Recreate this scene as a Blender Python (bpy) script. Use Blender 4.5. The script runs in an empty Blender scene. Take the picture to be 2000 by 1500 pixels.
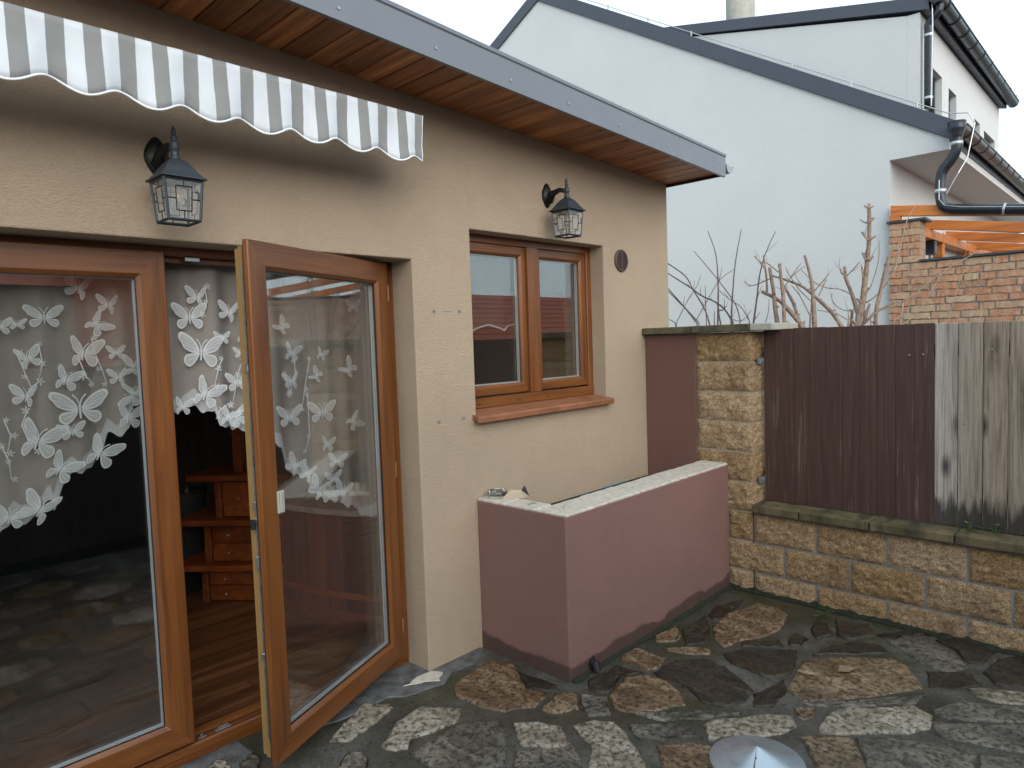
import bpy, bmesh, math, random
import numpy as np
from mathutils import Vector, noise as mnoise
random.seed(7)
S = bpy.context.scene
COL = S.collection
R = math.radians

# ------------------------------------------------------------------ camera, sky, sun, exposure
CAM = np.array([-0.1269, -2.7765, 1.7184]); YAW, PIT, ROL, FPX = 0.7667, -0.0620, -0.0339, 1338.1
fw = np.array([math.cos(PIT)*math.cos(YAW), math.cos(PIT)*math.sin(YAW), math.sin(PIT)])
rt0 = np.array([math.sin(YAW), -math.cos(YAW), 0.0]); up0 = np.cross(rt0, fw)
rt = math.cos(ROL)*rt0 + math.sin(ROL)*up0; up = -math.sin(ROL)*rt0 + math.cos(ROL)*up0
cd = bpy.data.cameras.new('camera'); cam = bpy.data.objects.new('camera', cd); COL.objects.link(cam)
cd.sensor_width = 36; cd.lens = 36*FPX/2000; cd.clip_start = .05; cd.clip_end = 1500
from mathutils import Matrix
M = Matrix(((rt[0], up[0], -fw[0], CAM[0]), (rt[1], up[1], -fw[1], CAM[1]), (rt[2], up[2], -fw[2], CAM[2]), (0, 0, 0, 1)))
cam.matrix_world = M
S.camera = cam

SUN_EL, SUN_AZ = 22, -114          # direction towards the sun, azimuth measured from +x
w = bpy.data.worlds.new('World'); S.world = w; w.use_nodes = True
nt = w.node_tree; nt.nodes.clear()
out = nt.nodes.new('ShaderNodeOutputWorld'); bg = nt.nodes.new('ShaderNodeBackground')
sky = nt.nodes.new('ShaderNodeTexSky'); sky.sky_type = 'NISHITA'; sky.sun_disc = False
sky.sun_elevation = R(SUN_EL); sky.sun_rotation = R(90-SUN_AZ); sky.dust_density = 6; sky.air_density = 1.2; sky.ozone_density = 1
mx = nt.nodes.new('ShaderNodeMix'); mx.data_type = 'RGBA'; mx.inputs[0].default_value = .80   # even cloud cover over the sky
nt.links.new(sky.outputs[0], mx.inputs[6]); mx.inputs[7].default_value = (7.0, 8.5, 9.3, 1)
nt.links.new(mx.outputs[2], bg.inputs[0]); bg.inputs[1].default_value = .092
nt.links.new(bg.outputs[0], out.inputs[0])
sd = bpy.data.lights.new('sun', 'SUN'); sd.energy = 1.5; sd.angle = R(70); sd.color = (1, .97, .93)
sun = bpy.data.objects.new('sun', sd); COL.objects.link(sun)
sv = Vector((math.cos(R(SUN_EL))*math.cos(R(SUN_AZ)), math.cos(R(SUN_EL))*math.sin(R(SUN_AZ)), math.sin(R(SUN_EL))))
sun.rotation_euler = sv.to_track_quat('Z', 'Y').to_euler()
S.view_settings.view_transform = 'Standard'; S.view_settings.look = 'None'
S.view_settings.exposure = 0.98; S.view_settings.gamma = 1
S.cycles.transparent_max_bounces = 32; S.cycles.max_bounces = 10; S.cycles.glossy_bounces = 5

# ------------------------------------------------------------------ helpers
def at(x, y, ax, val):
    """photo pixel -> the point where its ray meets the plane axis=val"""
    d = fw + rt*(x-1000)/FPX - up*(y-750)/FPX
    t = (val-CAM[ax])/d[ax]
    return CAM + t*d
def lin(h):
    h = h.lstrip('#'); o = []
    for i in (0, 2, 4):
        c = int(h[i:i+2], 16)/255; o.append(c/12.92 if c <= .04045 else ((c+.055)/1.055)**2.4)
    return (*o, 1)

class MB:
    def __init__(s): s.v = []; s.f = []; s.m = []
    def add(s, vs, fs, m=0):
        b = len(s.v); s.v += [tuple(map(float, v)) for v in vs]
        for f in fs: s.f.append([b+i for i in f]); s.m.append(m)
        return s
    def box(s, x0, x1, y0, y1, z0, z1, m=0):
        return s.add([(x0,y0,z0),(x1,y0,z0),(x1,y1,z0),(x0,y1,z0),(x0,y0,z1),(x1,y0,z1),(x1,y1,z1),(x0,y1,z1)],
                     [(0,3,2,1),(4,5,6,7),(0,1,5,4),(1,2,6,5),(2,3,7,6),(3,0,4,7)], m)
    def prism(s, base, vec, m=0):
        n = len(base); b = [Vector(p) for p in base]; t = [p+Vector(vec) for p in b]
        return s.add(b+t, [tuple(range(n))[::-1], tuple(range(n, 2*n))]+[(i, (i+1) % n, n+(i+1) % n, n+i) for i in range(n)], m)
    def tube(s, pts, rad, n=8, cap=True, m=0):
        pts = [Vector(p) for p in pts]
        if not hasattr(rad, '__len__'): rad = [rad]*len(pts)
        rings = []; prev = None
        for i, p in enumerate(pts):
            t = (pts[min(i+1, len(pts)-1)]-pts[max(i-1, 0)]).normalized()
            if prev is None:
                a = Vector((0,0,1)) if abs(t.z) < .9 else Vector((1,0,0))
                u = t.cross(a).normalized()
            else:
                u = (prev - t*prev.dot(t)).normalized()
            prev = u; v = t.cross(u)
            rings.append([p+(u*math.cos(k*2*math.pi/n)+v*math.sin(k*2*math.pi/n))*rad[i] for k in range(n)])
        vs = [q for r in rings for q in r]; fs = []
        for i in range(len(pts)-1):
            for k in range(n):
                fs.append((i*n+k, i*n+(k+1) % n, (i+1)*n+(k+1) % n, (i+1)*n+k))
        if cap: fs += [tuple(range(n))[::-1], tuple(range((len(pts)-1)*n, len(pts)*n))]
        return s.add(vs, fs, m)
    def lathe(s, c, prof, n=16, m=0, sq=False, ang=0):
        """prof: list of (radius, z)"""
        c = Vector(c); vs = []; fs = []
        for r, z in prof:
            for k in range(n):
                a = ang+k*2*math.pi/n; vs.append(c+Vector((r*math.cos(a), r*math.sin(a), z)))
        for i in range(len(prof)-1):
            for k in range(n): fs.append((i*n+k, i*n+(k+1) % n, (i+1)*n+(k+1) % n, (i+1)*n+k))
        fs += [tuple(range(n))[::-1], tuple(range((len(prof)-1)*n, len(prof)*n))]
        return s.add(vs, fs, m)
    def ring(s, x0, x1, z0, z1, prof, closed=True):
        """mitred rectangular frame in the xz plane; prof: (inset, y). slot 0 uprights, slot 1 rails"""
        vs = []
        for a, y in prof: vs += [(x0+a, y, z0+a), (x1-a, y, z0+a), (x1-a, y, z1-a), (x0+a, y, z1-a)]
        n = len(prof); b = len(s.v); s.v += vs
        for i in range(n if closed else n-1):
            j = (i+1) % n
            for k in range(4):
                s.f.append([b+i*4+k, b+i*4+(k+1) % 4, b+j*4+(k+1) % 4, b+j*4+k]); s.m.append(1 if k in (0, 2) else 0)
        return s
    def mesh(s, name, mats, off=(0,0,0), smooth=False):
        me = bpy.data.meshes.new(name)
        me.from_pydata([(v[0]-off[0], v[1]-off[1], v[2]-off[2]) for v in s.v], [], s.f)
        for mt in (mats if isinstance(mats, (list, tuple)) else [mats]): me.materials.append(mt)
        for p, k in zip(me.polygons, s.m): p.material_index = k; p.use_smooth = smooth
        me.validate(); me.update()
        bm = bmesh.new(); bm.from_mesh(me); bmesh.ops.recalc_face_normals(bm, faces=bm.faces[:]); bm.to_mesh(me); bm.free()
        return me
    def build(s, name, mats, parent=None, smooth=False, bevel=0, center=True, seg=1):
        if center:
            a = np.array(s.v); c = (a.min(0)+a.max(0))/2; c[2] = a[:, 2].min()
        else: c = np.zeros(3)
        o = link(name, s.mesh(name, mats, c, smooth), parent, c)
        if bevel:
            b = o.modifiers.new('bevel', 'BEVEL'); b.width = bevel; b.segments = seg; b.limit_method = 'ANGLE'; b.angle_limit = R(40)
        return o
WORLD = {}
def link(name, me, parent=None, loc=(0,0,0)):
    o = bpy.data.objects.new(name, me); COL.objects.link(o)
    p = WORLD.get(parent.name, np.zeros(3)) if parent else np.zeros(3)
    o.location = np.array(loc)-p; WORLD[o.name] = np.array(loc, float)
    if parent: o.parent = parent
    return o
def thing(name, label, cat, loc=(0,0,0), group=None):
    o = link(name, None, None, loc); o.empty_display_size = .1
    return tag(o, label, cat, group)
def tag(o, label=None, cat=None, group=None, kind=None):
    if label: o['label'] = label
    if cat: o['category'] = cat
    if group: o['group'] = group
    if kind: o['kind'] = kind
    return o

# ------------------------------------------------------------------ materials
class NT:
    def __init__(s, name):
        s.m = bpy.data.materials.new(name); s.m.use_nodes = True; s.t = s.m.node_tree
        s.b = s.t.nodes['Principled BSDF']; s.o = s.t.nodes['Material Output']
        s.tc = s.t.nodes.new('ShaderNodeTexCoord'); s._c = {}
    def n(s, typ, **kw):
        x = s.t.nodes.new('ShaderNode'+typ)
        for k, v in kw.items(): setattr(x, k, v)
        return x
    def l(s, a, b): s.t.links.new(a, b)
    def co(s, scale=(1,1,1), rnd=True, rot=(0,0,0)):
        key = (tuple(scale), rnd, rot)
        if key in s._c: return s._c[key]
        src = s.tc.outputs['Object']
        if rnd:
            oi = s.n('ObjectInfo'); ml = s.n('Math', operation='MULTIPLY'); ml.inputs[1].default_value = 57.3
            s.l(oi.outputs['Random'], ml.inputs[0])
            ad = s.n('VectorMath', operation='ADD'); s.l(src, ad.inputs[0]); s.l(ml.outputs[0], ad.inputs[1]); src = ad.outputs[0]
        mp = s.n('Mapping'); mp.inputs['Scale'].default_value = scale; mp.inputs['Rotation'].default_value = rot
        s.l(src, mp.inputs[0]); s._c[key] = mp.outputs[0]; return mp.outputs[0]
    def noise(s, scale, det=4, rough=.55, vec=None, dist=0):
        x = s.n('TexNoise'); x.inputs['Scale'].default_value = scale; x.inputs['Detail'].default_value = det
        x.inputs['Roughness'].default_value = rough; x.inputs['Distortion'].default_value = dist
        s.l(vec if vec is not None else s.co(), x.inputs['Vector']); return x.outputs['Fac']
    def ramp(s, fac, stops, interp='LINEAR'):
        x = s.n('ValToRGB'); x.color_ramp.interpolation = interp; e = x.color_ramp.elements
        while len(e) < len(stops): e.new(.5)
        for k, (p, c) in zip(e, stops):
            k.position = p; k.color = c if hasattr(c, '__len__') else (c, c, c, 1)
        s.l(fac, x.inputs[0]); return x.outputs[0]
    def mix(s, fac, a, b, typ='MIX'):
        x = s.n('Mix'); x.data_type = 'RGBA'; x.blend_type = typ
        for i, v in ((0, fac), (6, a), (7, b)):
            if hasattr(v, 'is_linked') or isinstance(v, bpy.types.NodeSocket): s.l(v, x.inputs[i])
            else: x.inputs[i].default_value = v
        return x.outputs[2]
    def math(s, op, a, b=None, c=None):
        x = s.n('Math', operation=op)
        for i, v in enumerate((a, b, c)):
            if v is None: continue
            if isinstance(v, bpy.types.NodeSocket): s.l(v, x.inputs[i])
            else: x.inputs[i].default_value = v
        return x.outputs[0]
    def sep(s, vec):
        x = s.n('SeparateXYZ'); s.l(vec, x.inputs[0]); return x.outputs
    def bump(s, h, strength=.3, dist=.005, prev=None):
        x = s.n('Bump'); x.inputs['Strength'].default_value = strength; x.inputs['Distance'].default_value = dist
        s.l(h, x.inputs['Height'])
        if prev: s.l(prev, x.inputs['Normal'])
        return x.outputs[0]
    def fin(s, col=None, rough=.6, normal=None, metal=0, spec=None):
        b = s.b
        if col is not None:
            if isinstance(col, bpy.types.NodeSocket): s.l(col, b.inputs['Base Color'])
            else: b.inputs['Base Color'].default_value = col
        if isinstance(rough, bpy.types.NodeSocket): s.l(rough, b.inputs['Roughness'])
        else: b.inputs['Roughness'].default_value = rough
        if normal is not None: s.l(normal, b.inputs['Normal'])
        b.inputs['Metallic'].default_value = metal
        if spec is not None: b.inputs['Specular IOR Level'].default_value = spec
        return s.m

def plain(name, h, rough=.5, metal=0, var=.12, sc=8, bump=0, bsc=60, h2=None):
    m = NT(name); c = lin(h); d = lin(h2) if h2 else (c[0]*(1-var), c[1]*(1-var), c[2]*(1-var), 1)
    col = m.ramp(m.noise(sc, 5), [(.3, d), (.7, c)])
    nm = m.bump(m.noise(bsc, 4), bump, .004) if bump else None
    rr = m.ramp(m.noise(sc*3, 3), [(.3, max(rough-.08, .02)), (.7, min(rough+.08, 1))])
    return m.fin(col, rr, nm, metal)

def stucco(name, h, damp=None, dampz=.09, streak=.5, blotch=1):
    m = NT(name); c = lin(h)
    big = m.ramp(m.noise(1.3, 5, .6), [(.3, (c[0]*(1-.10*blotch), c[1]*(1-.10*blotch), c[2]*(1-.11*blotch), 1)), (.7, (c[0]*(1+.06*blotch), c[1]*(1+.05*blotch), c[2]*(1+.04*blotch), 1))])
    st = m.noise(5, 5, .6, m.co((1.6, 1.6, .22)))                      # faint rain runs
    col = m.mix(m.ramp(st, [(.58, 0), (.8, .28*streak)]), big, (c[0]*.62, c[1]*.60, c[2]*.57, 1))
    gr = m.noise(150, 3, .75, m.co((1, 1, 1.6)))
    col = m.mix(m.ramp(gr, [(.3, .4), (.55, 0)]), col, (c[0]*.6, c[1]*.58, c[2]*.56, 1))
    sp = m.noise(34, 2, .5)                                            # small dark pits
    col = m.mix(m.ramp(sp, [(.74, 0), (.80, .5)]), col, (c[0]*.55, c[1]*.52, c[2]*.5, 1))
    rough = .88
    if damp:
        z = m.sep(m.tc.outputs['Object'])[2]
        wv = m.math('MULTIPLY_ADD', m.noise(3.2, 6, .62), .19, dampz-.10)
        k = m.ramp(m.math('SUBTRACT', wv, z), [(.48, 0), (.505, 1)]) if False else None
        df = m.math('MULTIPLY', m.math('SUBTRACT', wv, z), 60)
        k = m.n('Clamp'); m.l(df, k.inputs[0]); k = k.outputs[0]
        col = m.mix(k, col, m.mix(m.noise(9), lin(damp), tuple(x*.62 for x in lin(damp)[:3])+(1,)))
        rough = m.math('MULTIPLY_ADD', k, -.4, .88)
    b1 = m.bump(m.noise(170, 4, .75, m.co((1, 1, 1.6))), .8, .007)
    b2 = m.bump(m.noise(75, 3, .6, m.co((1, 1, 2.2))), .55, .009, b1)
    return m.fin(col, rough, b2)

def oak(name, axis):
    m = NT(name); s = [14, 14, 14]; s[axis] = .9; s2 = [70, 70, 70]; s2[axis] = 2.2
    g = m.noise(1, 6, .62, m.co(tuple(s)), .6); f = m.noise(1.6, 4, .6, m.co(tuple(s2)))
    col = m.ramp(g, [(.25, lin('#462711')), (.45, lin('#663b19')), (.62, lin('#754722')), (.8, lin('#593416'))])
    col = m.mix(m.ramp(f, [(.50, 0), (.72, .6)]), col, lin('#482a14'))
    return m.fin(col, m.ramp(f, [(.3, .30), (.7, .42)]), m.bump(f, .10, .002))

def timber(name, axis, cols, rough=.55, knots=True, gs=16, bump=.25):
    m = NT(name); s = [gs]*3; s[axis] = gs*.06; s2 = [gs*6]*3; s2[axis] = gs*.16
    g = m.noise(1, 6, .6, m.co(tuple(s)), 1.2); f = m.noise(1.3, 4, .65, m.co(tuple(s2)))
    oi = m.n('ObjectInfo')
    col = m.ramp(g, [(.28, lin(cols[0])), (.5, lin(cols[1])), (.75, lin(cols[2]))])
    col = m.mix(m.ramp(f, [(.45, 0), (.75, .55)]), col, lin(cols[0]))
    if knots:
        v = m.n('TexVoronoi'); ks = [7.0]*3; ks[axis] = 2.6; v.inputs['Scale'].default_value = 1; m.l(m.co(tuple(ks)), v.inputs['Vector'])
        col = m.mix(m.ramp(v.outputs['Distance'], [(.05, .85), (.13, 0)]), col, tuple(x*.35 for x in lin(cols[0])[:3])+(1,))
    hs = m.n('HueSaturation'); m.l(col, hs.inputs['Color']); m.l(m.math('MULTIPLY_ADD', oi.outputs['Random'], .5, .75), hs.inputs['Value'])
    return m.fin(hs.outputs[0], rough, m.bump(f, bump, .003))

def stone(name, cols, moss=.25, sc=6, ang=.4, wet=.24):
    m = NT(name)
    vec = m.co((sc, sc*.30, sc), True, (0, 0, ang))
    g = m.noise(1, 8, .68, vec, .8); f = m.noise(42, 6, .72); f2 = m.noise(130, 3, .7)
    col = m.ramp(g, [(.28, lin(cols[0])), (.44, lin(cols[1])), (.58, lin(cols[2])), (.74, lin(cols[3]))])
    col = m.mix(m.ramp(f, [(.40, .9), (.54, 0)]), col, tuple(x*.33 for x in lin(cols[0])[:3])+(1,))
    col = m.mix(m.ramp(f2, [(.60, 0), (.72, .45)]), col, lin(cols[3]))
    ms = m.noise(4.5, 6, .7)
    col = m.mix(m.ramp(ms, [(.56, 0), (.72, moss*2)]), col, lin('#23260f'))
    dk = m.noise(2.2, 5, .65, m.co((1,1,1)))
    col = m.mix(m.ramp(dk, [(.52, 0), (.70, .6)]), col, lin('#1c1814'))
    rg = m.ramp(m.noise(3, 4), [(.35, wet), (.65, wet+.3)])
    b = m.bump(g, .75, .02); b = m.bump(f, .8, .008, b)
    return m.fin(col, rg, b)

M_ = {}
M_['stucco'] = stucco('beige_stucco', '#ac9b87')
M_['red'] = stucco('red_brown_stucco', '#80605a', damp='#58423c', dampz=.132, streak=.3)
M_['redw'] = stucco('red_brown_stucco_pillar', '#705048', streak=.3)
M_['white'] = stucco('white_render', '#cdd0d3', streak=.16, blotch=.35)
M_['oakv'] = oak('oak_foil_upright', 2); M_['oakh'] = oak('oak_foil_rail', 0)
M_['oakedge'] = plain('tan_core_profile', '#84693f', .45, var=.1)
M_['rubber'] = plain('black_rubber', '#0c0c0d', .6)
M_['metal'] = plain('steel_hardware', '#a8abae', .3, .9)
M_['spacer'] = plain('aluminium_spacer', '#b4bcc2', .4, .3)
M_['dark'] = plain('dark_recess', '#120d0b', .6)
M_['sheet'] = plain('grey_sheet_metal', '#70747c', .36, .25, .06, 3, .05, 25)
M_['anthracite'] = plain('anthracite_sheet', '#454a55', .42, .25, .1, 3, .05, 12)
M_['gutter'] = plain('dark_gutter_metal', '#2e323a', .3, .4)
M_['guttered'] = plain('brown_tinted_gutter', '#4a3a3a', .32, .35)
M_['wire'] = plain('galvanised_wire', '#b9bec2', .35, .6)
M_['zinc'] = plain('zinc_gutter', '#9aa2a6', .4, .4)
M_['galv'] = plain('galvanised_cowl', '#b7c2cc', .33, .75, .1, 6, .04, 30)
M_['soffit'] = timber('soffit_wood', 1, ['#643c24', '#a2653c', '#c88c58'], .5, gs=13)
M_['bargedark'] = plain('dark_timber_edge', '#22120d', .6)
M_['floorwood'] = timber('floor_wood', 0, ['#3a2114', '#5c3822', '#7a5236'], .35, False, gs=14, bump=.1)
M_['shelfwood'] = timber('cherry_wood', 0, ['#4a2110', '#6d3517', '#8a4a22'], .35, False, gs=10, bump=.08)
M_['barwood'] = timber('bar_wood', 2, ['#3c2012', '#553019', '#6b3f22'], .4, False, gs=10, bump=.1)
M_['rafter'] = timber('orange_larch', 1, ['#8a4a1e', '#b46a2c', '#c98142'], .55, False, gs=10, bump=.1)
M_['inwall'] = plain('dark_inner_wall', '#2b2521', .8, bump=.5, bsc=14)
M_['sill'] = plain('terracotta_sill', '#8a5a3f', .42, 0, .22, 9, .1, 80, '#744932')
M_['vent'] = plain('brown_vent_plastic', '#4a3634', .5)
M_['mortar'] = plain('grey_mortar', '#7e7f80', .85, 0, .3, 9, .5, 90)
M_['skirt'] = plain('rough_grey_concrete', '#66676a', .7, 0, .4, 16, .9, 70, '#3c3b38')
M_['mortarlight'] = plain('pale_mortar', '#a39a8a', .88, 0, .35, 14, .5, 90)
M_['brickmortar'] = plain('brick_mortar', '#8d8880', .9, 0, .3, 12, .6, 60)
M_['plaster'] = plain('white_plaster_top', '#c3beb4', .85, 0, .28, 30, .7, 60, '#a39d92')
M_['slate'] = plain('slate_coping', '#3a3c42', .5, 0, .2, 8, .2, 40)
M_['lantern'] = plain('lantern_grey_cast_metal', '#3a424a', .48, .25, .25, 30, .2, 90)
M_['lanternblack'] = plain('lantern_black_metal', '#14171b', .45, .25)
M_['bark'] = plain('lilac_bark', '#9a8273', .8, 0, .4, 30, .5, 90, '#66554b')
M_['barkdark'] = plain('twig_bark', '#6d5c59', .8, 0, .4, 30, .4, 120, '#453a39')
M_['barkpale'] = plain('pale_twig_bark', '#a8927e', .8, 0, .3, 30, .3, 120)
M_['leaf'] = plain('weed_leaf', '#4c6b3a', .5, 0, .4, 40)
M_['moss'] = plain('dark_moss', '#1d2412', .9, 0, .6, 30, .8, 150)
M_['dry'] = plain('dry_leaf', '#84705a', .7, 0, .4, 40)
M_['card'] = plain('beige_card', '#a39482', .75)
M_['black'] = plain('black_plastic', '#15161a', .5)
M_['bulb'] = plain('warm_bulb_filament', '#c98a3c', .4)
M_['tile'] = plain('red_roof_tile', '#b4573c', .7, 0, .35, 12, .3, 60)
M_['orange'] = stucco('orange_render', '#b8603c', streak=.3)
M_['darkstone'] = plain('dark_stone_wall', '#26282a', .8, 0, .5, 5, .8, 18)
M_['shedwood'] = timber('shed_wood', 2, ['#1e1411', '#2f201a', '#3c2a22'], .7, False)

def patio_mat():
    m = NT('wet_mortar_with_moss')
    a = m.noise(2.2, 7, .65); f = m.noise(60, 4, .7); g = m.noise(1.4, 6, .6, m.co((1.3, 1, 1), True, (0, 0, .8)))
    col = m.ramp(a, [(.3, lin('#282621')), (.5, lin('#43413b')), (.72, lin('#62625f'))])
    col = m.mix(m.ramp(g, [(.50, 0), (.66, .8)]), col, lin('#2c2d14'))
    col = m.mix(m.ramp(m.noise(170, 2, .6), [(.63, 0), (.7, .55)]), col, lin('#86837a'))
    col = m.mix(m.ramp(f, [(.35, .6), (.5, 0)]), col, lin('#14130f'))
    b = m.bump(f, .6, .006); b = m.bump(a, .4, .03, b)
    return m.fin(col, m.ramp(m.noise(2.6, 4), [(.35, .28), (.65, .62)]), b)
M_['patio'] = patio_mat()
M_['st_grey'] = stone('grey_flagstone', ['#3d3a35', '#58544c', '#736d62', '#928b7d'], .3, 9, .4)
M_['st_tan'] = stone('tan_flagstone', ['#47392a', '#6e5a43', '#8d7960', '#b0a087'], .22, 11, .25)
M_['st_rust'] = stone('rusty_flagstone', ['#413121', '#67503a', '#857058', '#a8987f'], .16, 12, .5)
M_['st_pale'] = stone('pale_flagstone', ['#565045', '#857c6c', '#a0978a', '#bdb5a6'], .18, 9, 1.1)
M_['st_dark'] = stone('dark_wet_flagstone', ['#1a1712', '#2b251d', '#3d3429', '#584d3c'], .3, 9, -.3, .20)

def block_mat():
    m = NT('split_face_sandstone_block')
    oi = m.n('ObjectInfo'); g = m.noise(26, 7, .75, m.co((1, 1, 1.7))); f = m.noise(120, 4, .75)
    col = m.ramp(g, [(.28, lin('#6b553a')), (.45, lin('#967955')), (.6, lin('#b39672')), (.76, lin('#cab593'))])
    col = m.mix(m.ramp(f, [(.38, .85), (.52, 0)]), col, lin('#48361f'))
    col = m.mix(m.ramp(m.noise(3, 4), [(.52, 0), (.74, .5)]), col, lin('#4b3526'))
    hs = m.n('HueSaturation'); m.l(col, hs.inputs['Color']); m.l(m.math('MULTIPLY_ADD', oi.outputs['Random'], .3, .85), hs.inputs['Value'])
    m.l(m.math('MULTIPLY_ADD', oi.outputs['Random'], -.2, 1.05), hs.inputs['Saturation'])
    b = m.bump(g, .9, .012); b = m.bump(f, .8, .005, b)
    return m.fin(hs.outputs[0], .85, b)
M_['block'] = block_mat()
def coping_mat(name, a, b_, mossc):
    m = NT(name); g = m.noise(5, 6, .65); col = m.ramp(g, [(.3, lin(a)), (.7, lin(b_))])
    col = m.mix(m.ramp(m.noise(8, 6, .7), [(.45, 0), (.62, .8)]), col, lin(mossc))
    col = m.mix(m.ramp(m.noise(3, 4, .6, m.co((1, 3, .4))), [(.5, 0), (.66, .75)]), col, lin('#1f1b17'))
    return m.fin(col, .8, m.bump(m.noise(70, 5, .7), .7, .008))
M_['coping'] = coping_mat('mossy_coping_slab', '#4d422f', '#6f6148', '#3d3f20')
M_['capdark'] = coping_mat('weathered_concrete_cap', '#46422f', '#696350', '#33331f')
M_['cappale'] = plain('pale_concrete_cap', '#a3a299', .85, 0, .25, 14, .4, 60)
def brick_mat():
    m = NT('old_brick'); oi = m.n('ObjectInfo')
    base = m.ramp(oi.outputs['Random'], [(0, lin('#a67456')), (.2, lin('#a88a6e')), (.38, lin('#a96e50')), (.52, lin('#ac9579')), (.68, lin('#a2694a')), (.82, lin('#ab8268')), (.94, lin('#86604c')), (1, lin('#b8ab90'))], 'CONSTANT')
    col = m.mix(m.ramp(m.noise(22, 6, .75), [(.38, 0), (.66, .8)]), base, lin('#b3a18c'))
    col = m.mix(m.ramp(m.noise(9, 4, .6), [(.4, 0), (.7, .5)]), col, lin('#a2704f'))
    col = m.mix(m.ramp(m.noise(45, 4, .7), [(.3, .6), (.45, 0)]), col, lin('#6b4433'))
    return m.fin(col, .88, m.bump(m.noise(60, 5, .7), .6, .006))
M_['brick'] = brick_mat()
def painted_board():
    m = NT('peeling_brown_paint'); oi = m.n('ObjectInfo')
    f = m.noise(1, 6, .7, m.co((95, 95, 2.6))); g = m.noise(2.2, 4, .6, m.co((9, 9, .55)))
    col = m.ramp(m.noise(1, 4, .6, m.co((40, 40, 2))), [(.3, lin('#36221c')), (.7, lin('#48302a'))])
    thr = m.math('MULTIPLY', m.ramp(g, [(.50, 0), (.70, 1)]), m.ramp(f, [(.53, 0), (.57, 1)]))
    col = m.mix(m.math('MULTIPLY', thr, .45), col, lin('#85766d'))
    col = m.mix(m.ramp(f, [(.28, .35), (.40, 0)]), col, lin('#1c110f'))
    return m.fin(col, .68, m.bump(f, .5, .003))
M_['paint'] = painted_board()
def grey_board():
    m = NT('weathered_grey_board'); oi = m.n('ObjectInfo')
    f = m.noise(1, 6, .7, m.co((80, 80, 2.2)), .4); g = m.noise(1.2, 5, .6, m.co((14, 14, 1)), 1.0)
    col = m.ramp(g, [(.25, lin('#5a4f44')), (.42, lin('#8a7f73')), (.58, lin('#a0958a')), (.75, lin('#7c6b57'))])
    col = m.mix(m.ramp(f, [(.47, 0), (.64, .6)]), col, lin('#4b3f35'))
    v = m.n('TexVoronoi'); v.inputs['Scale'].default_value = 1; m.l(m.co((9, 9, 3.4)), v.inputs['Vector'])
    col = m.mix(m.ramp(v.outputs['Distance'], [(.10, .95), (.30, 0)]), col, lin('#1f1814'))
    z = m.sep(m.tc.outputs['Object'])[2]
    hs = m.n('HueSaturation'); m.l(col, hs.inputs['Color']); m.l(m.math('MULTIPLY_ADD', oi.outputs['Random'], .42, .68), hs.inputs['Value']); m.l(m.math('MULTIPLY_ADD', oi.outputs['Random'], -1.0, 1.5), hs.inputs['Saturation']); col = hs.outputs[0]
    k = m.n('Clamp'); m.l(m.math('MULTIPLY', m.math('SUBTRACT', m.math('MULTIPLY_ADD', m.noise(1, 5, .65, m.co((22, 22, 3))), .34, .0), z), 14), k.inputs[0])
    col = m.mix(m.math('MULTIPLY', k.outputs[0], .88), col, lin('#191614'))      # mould creeping up from the slab
    return m.fin(col, .8, m.bump(f, .6, .003))
M_['greyboard'] = grey_board()

def glass_mat(name, tint=(.93, .96, .95, 1), ior=1.5, r=0.0):
    m = NT(name); m.t.nodes.remove(m.b)
    tr = m.n('BsdfTransparent'); tr.inputs[0].default_value = tint
    gl = m.n('BsdfGlossy'); gl.inputs['Roughness'].default_value = r; gl.inputs[0].default_value = (1, 1, 1, 1)
    fr = m.n('Fresnel')                                   # same reflectance on either side of a surface
    ge = m.n('NewGeometry'); m.l(m.math('MULTIPLY_ADD', ge.outputs['Backfacing'], 1/ior-ior, ior), fr.inputs[0])
    ms = m.n('MixShader'); m.l(fr.outputs[0], ms.inputs[0]); m.l(tr.outputs[0], ms.inputs[1]); m.l(gl.outputs[0], ms.inputs[2])
    m.l(ms.outputs[0], m.o.inputs[0]); return m.m
M_['glass'] = glass_mat('window_glass', (.955, .96, .955, 1), 1.66)
M_['lampglass'] = glass_mat('clear_lamp_glass', (.95, .95, .93, 1), 1.5, .08)
_t = M_['lampglass'].node_tree; _o = _t.nodes['Material Output']; _src = _o.inputs[0].links[0].from_socket
_d = _t.nodes.new('ShaderNodeBsdfTranslucent'); _d.inputs[0].default_value = (.85, .87, .88, 1); _e = _t.nodes.new('ShaderNodeBsdfDiffuse'); _e.inputs[0].default_value = (.85, .87, .88, 1)
_a = _t.nodes.new('ShaderNodeMixShader'); _t.links.new(_d.outputs[0], _a.inputs[1]); _t.links.new(_e.outputs[0], _a.inputs[2])
_x = _t.nodes.new('ShaderNodeMixShader'); _x.inputs[0].default_value = .17; _t.links.new(_src, _x.inputs[1]); _t.links.new(_a.outputs[0], _x.inputs[2]); _t.links.new(_x.outputs[0], _o.inputs[0])
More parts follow.
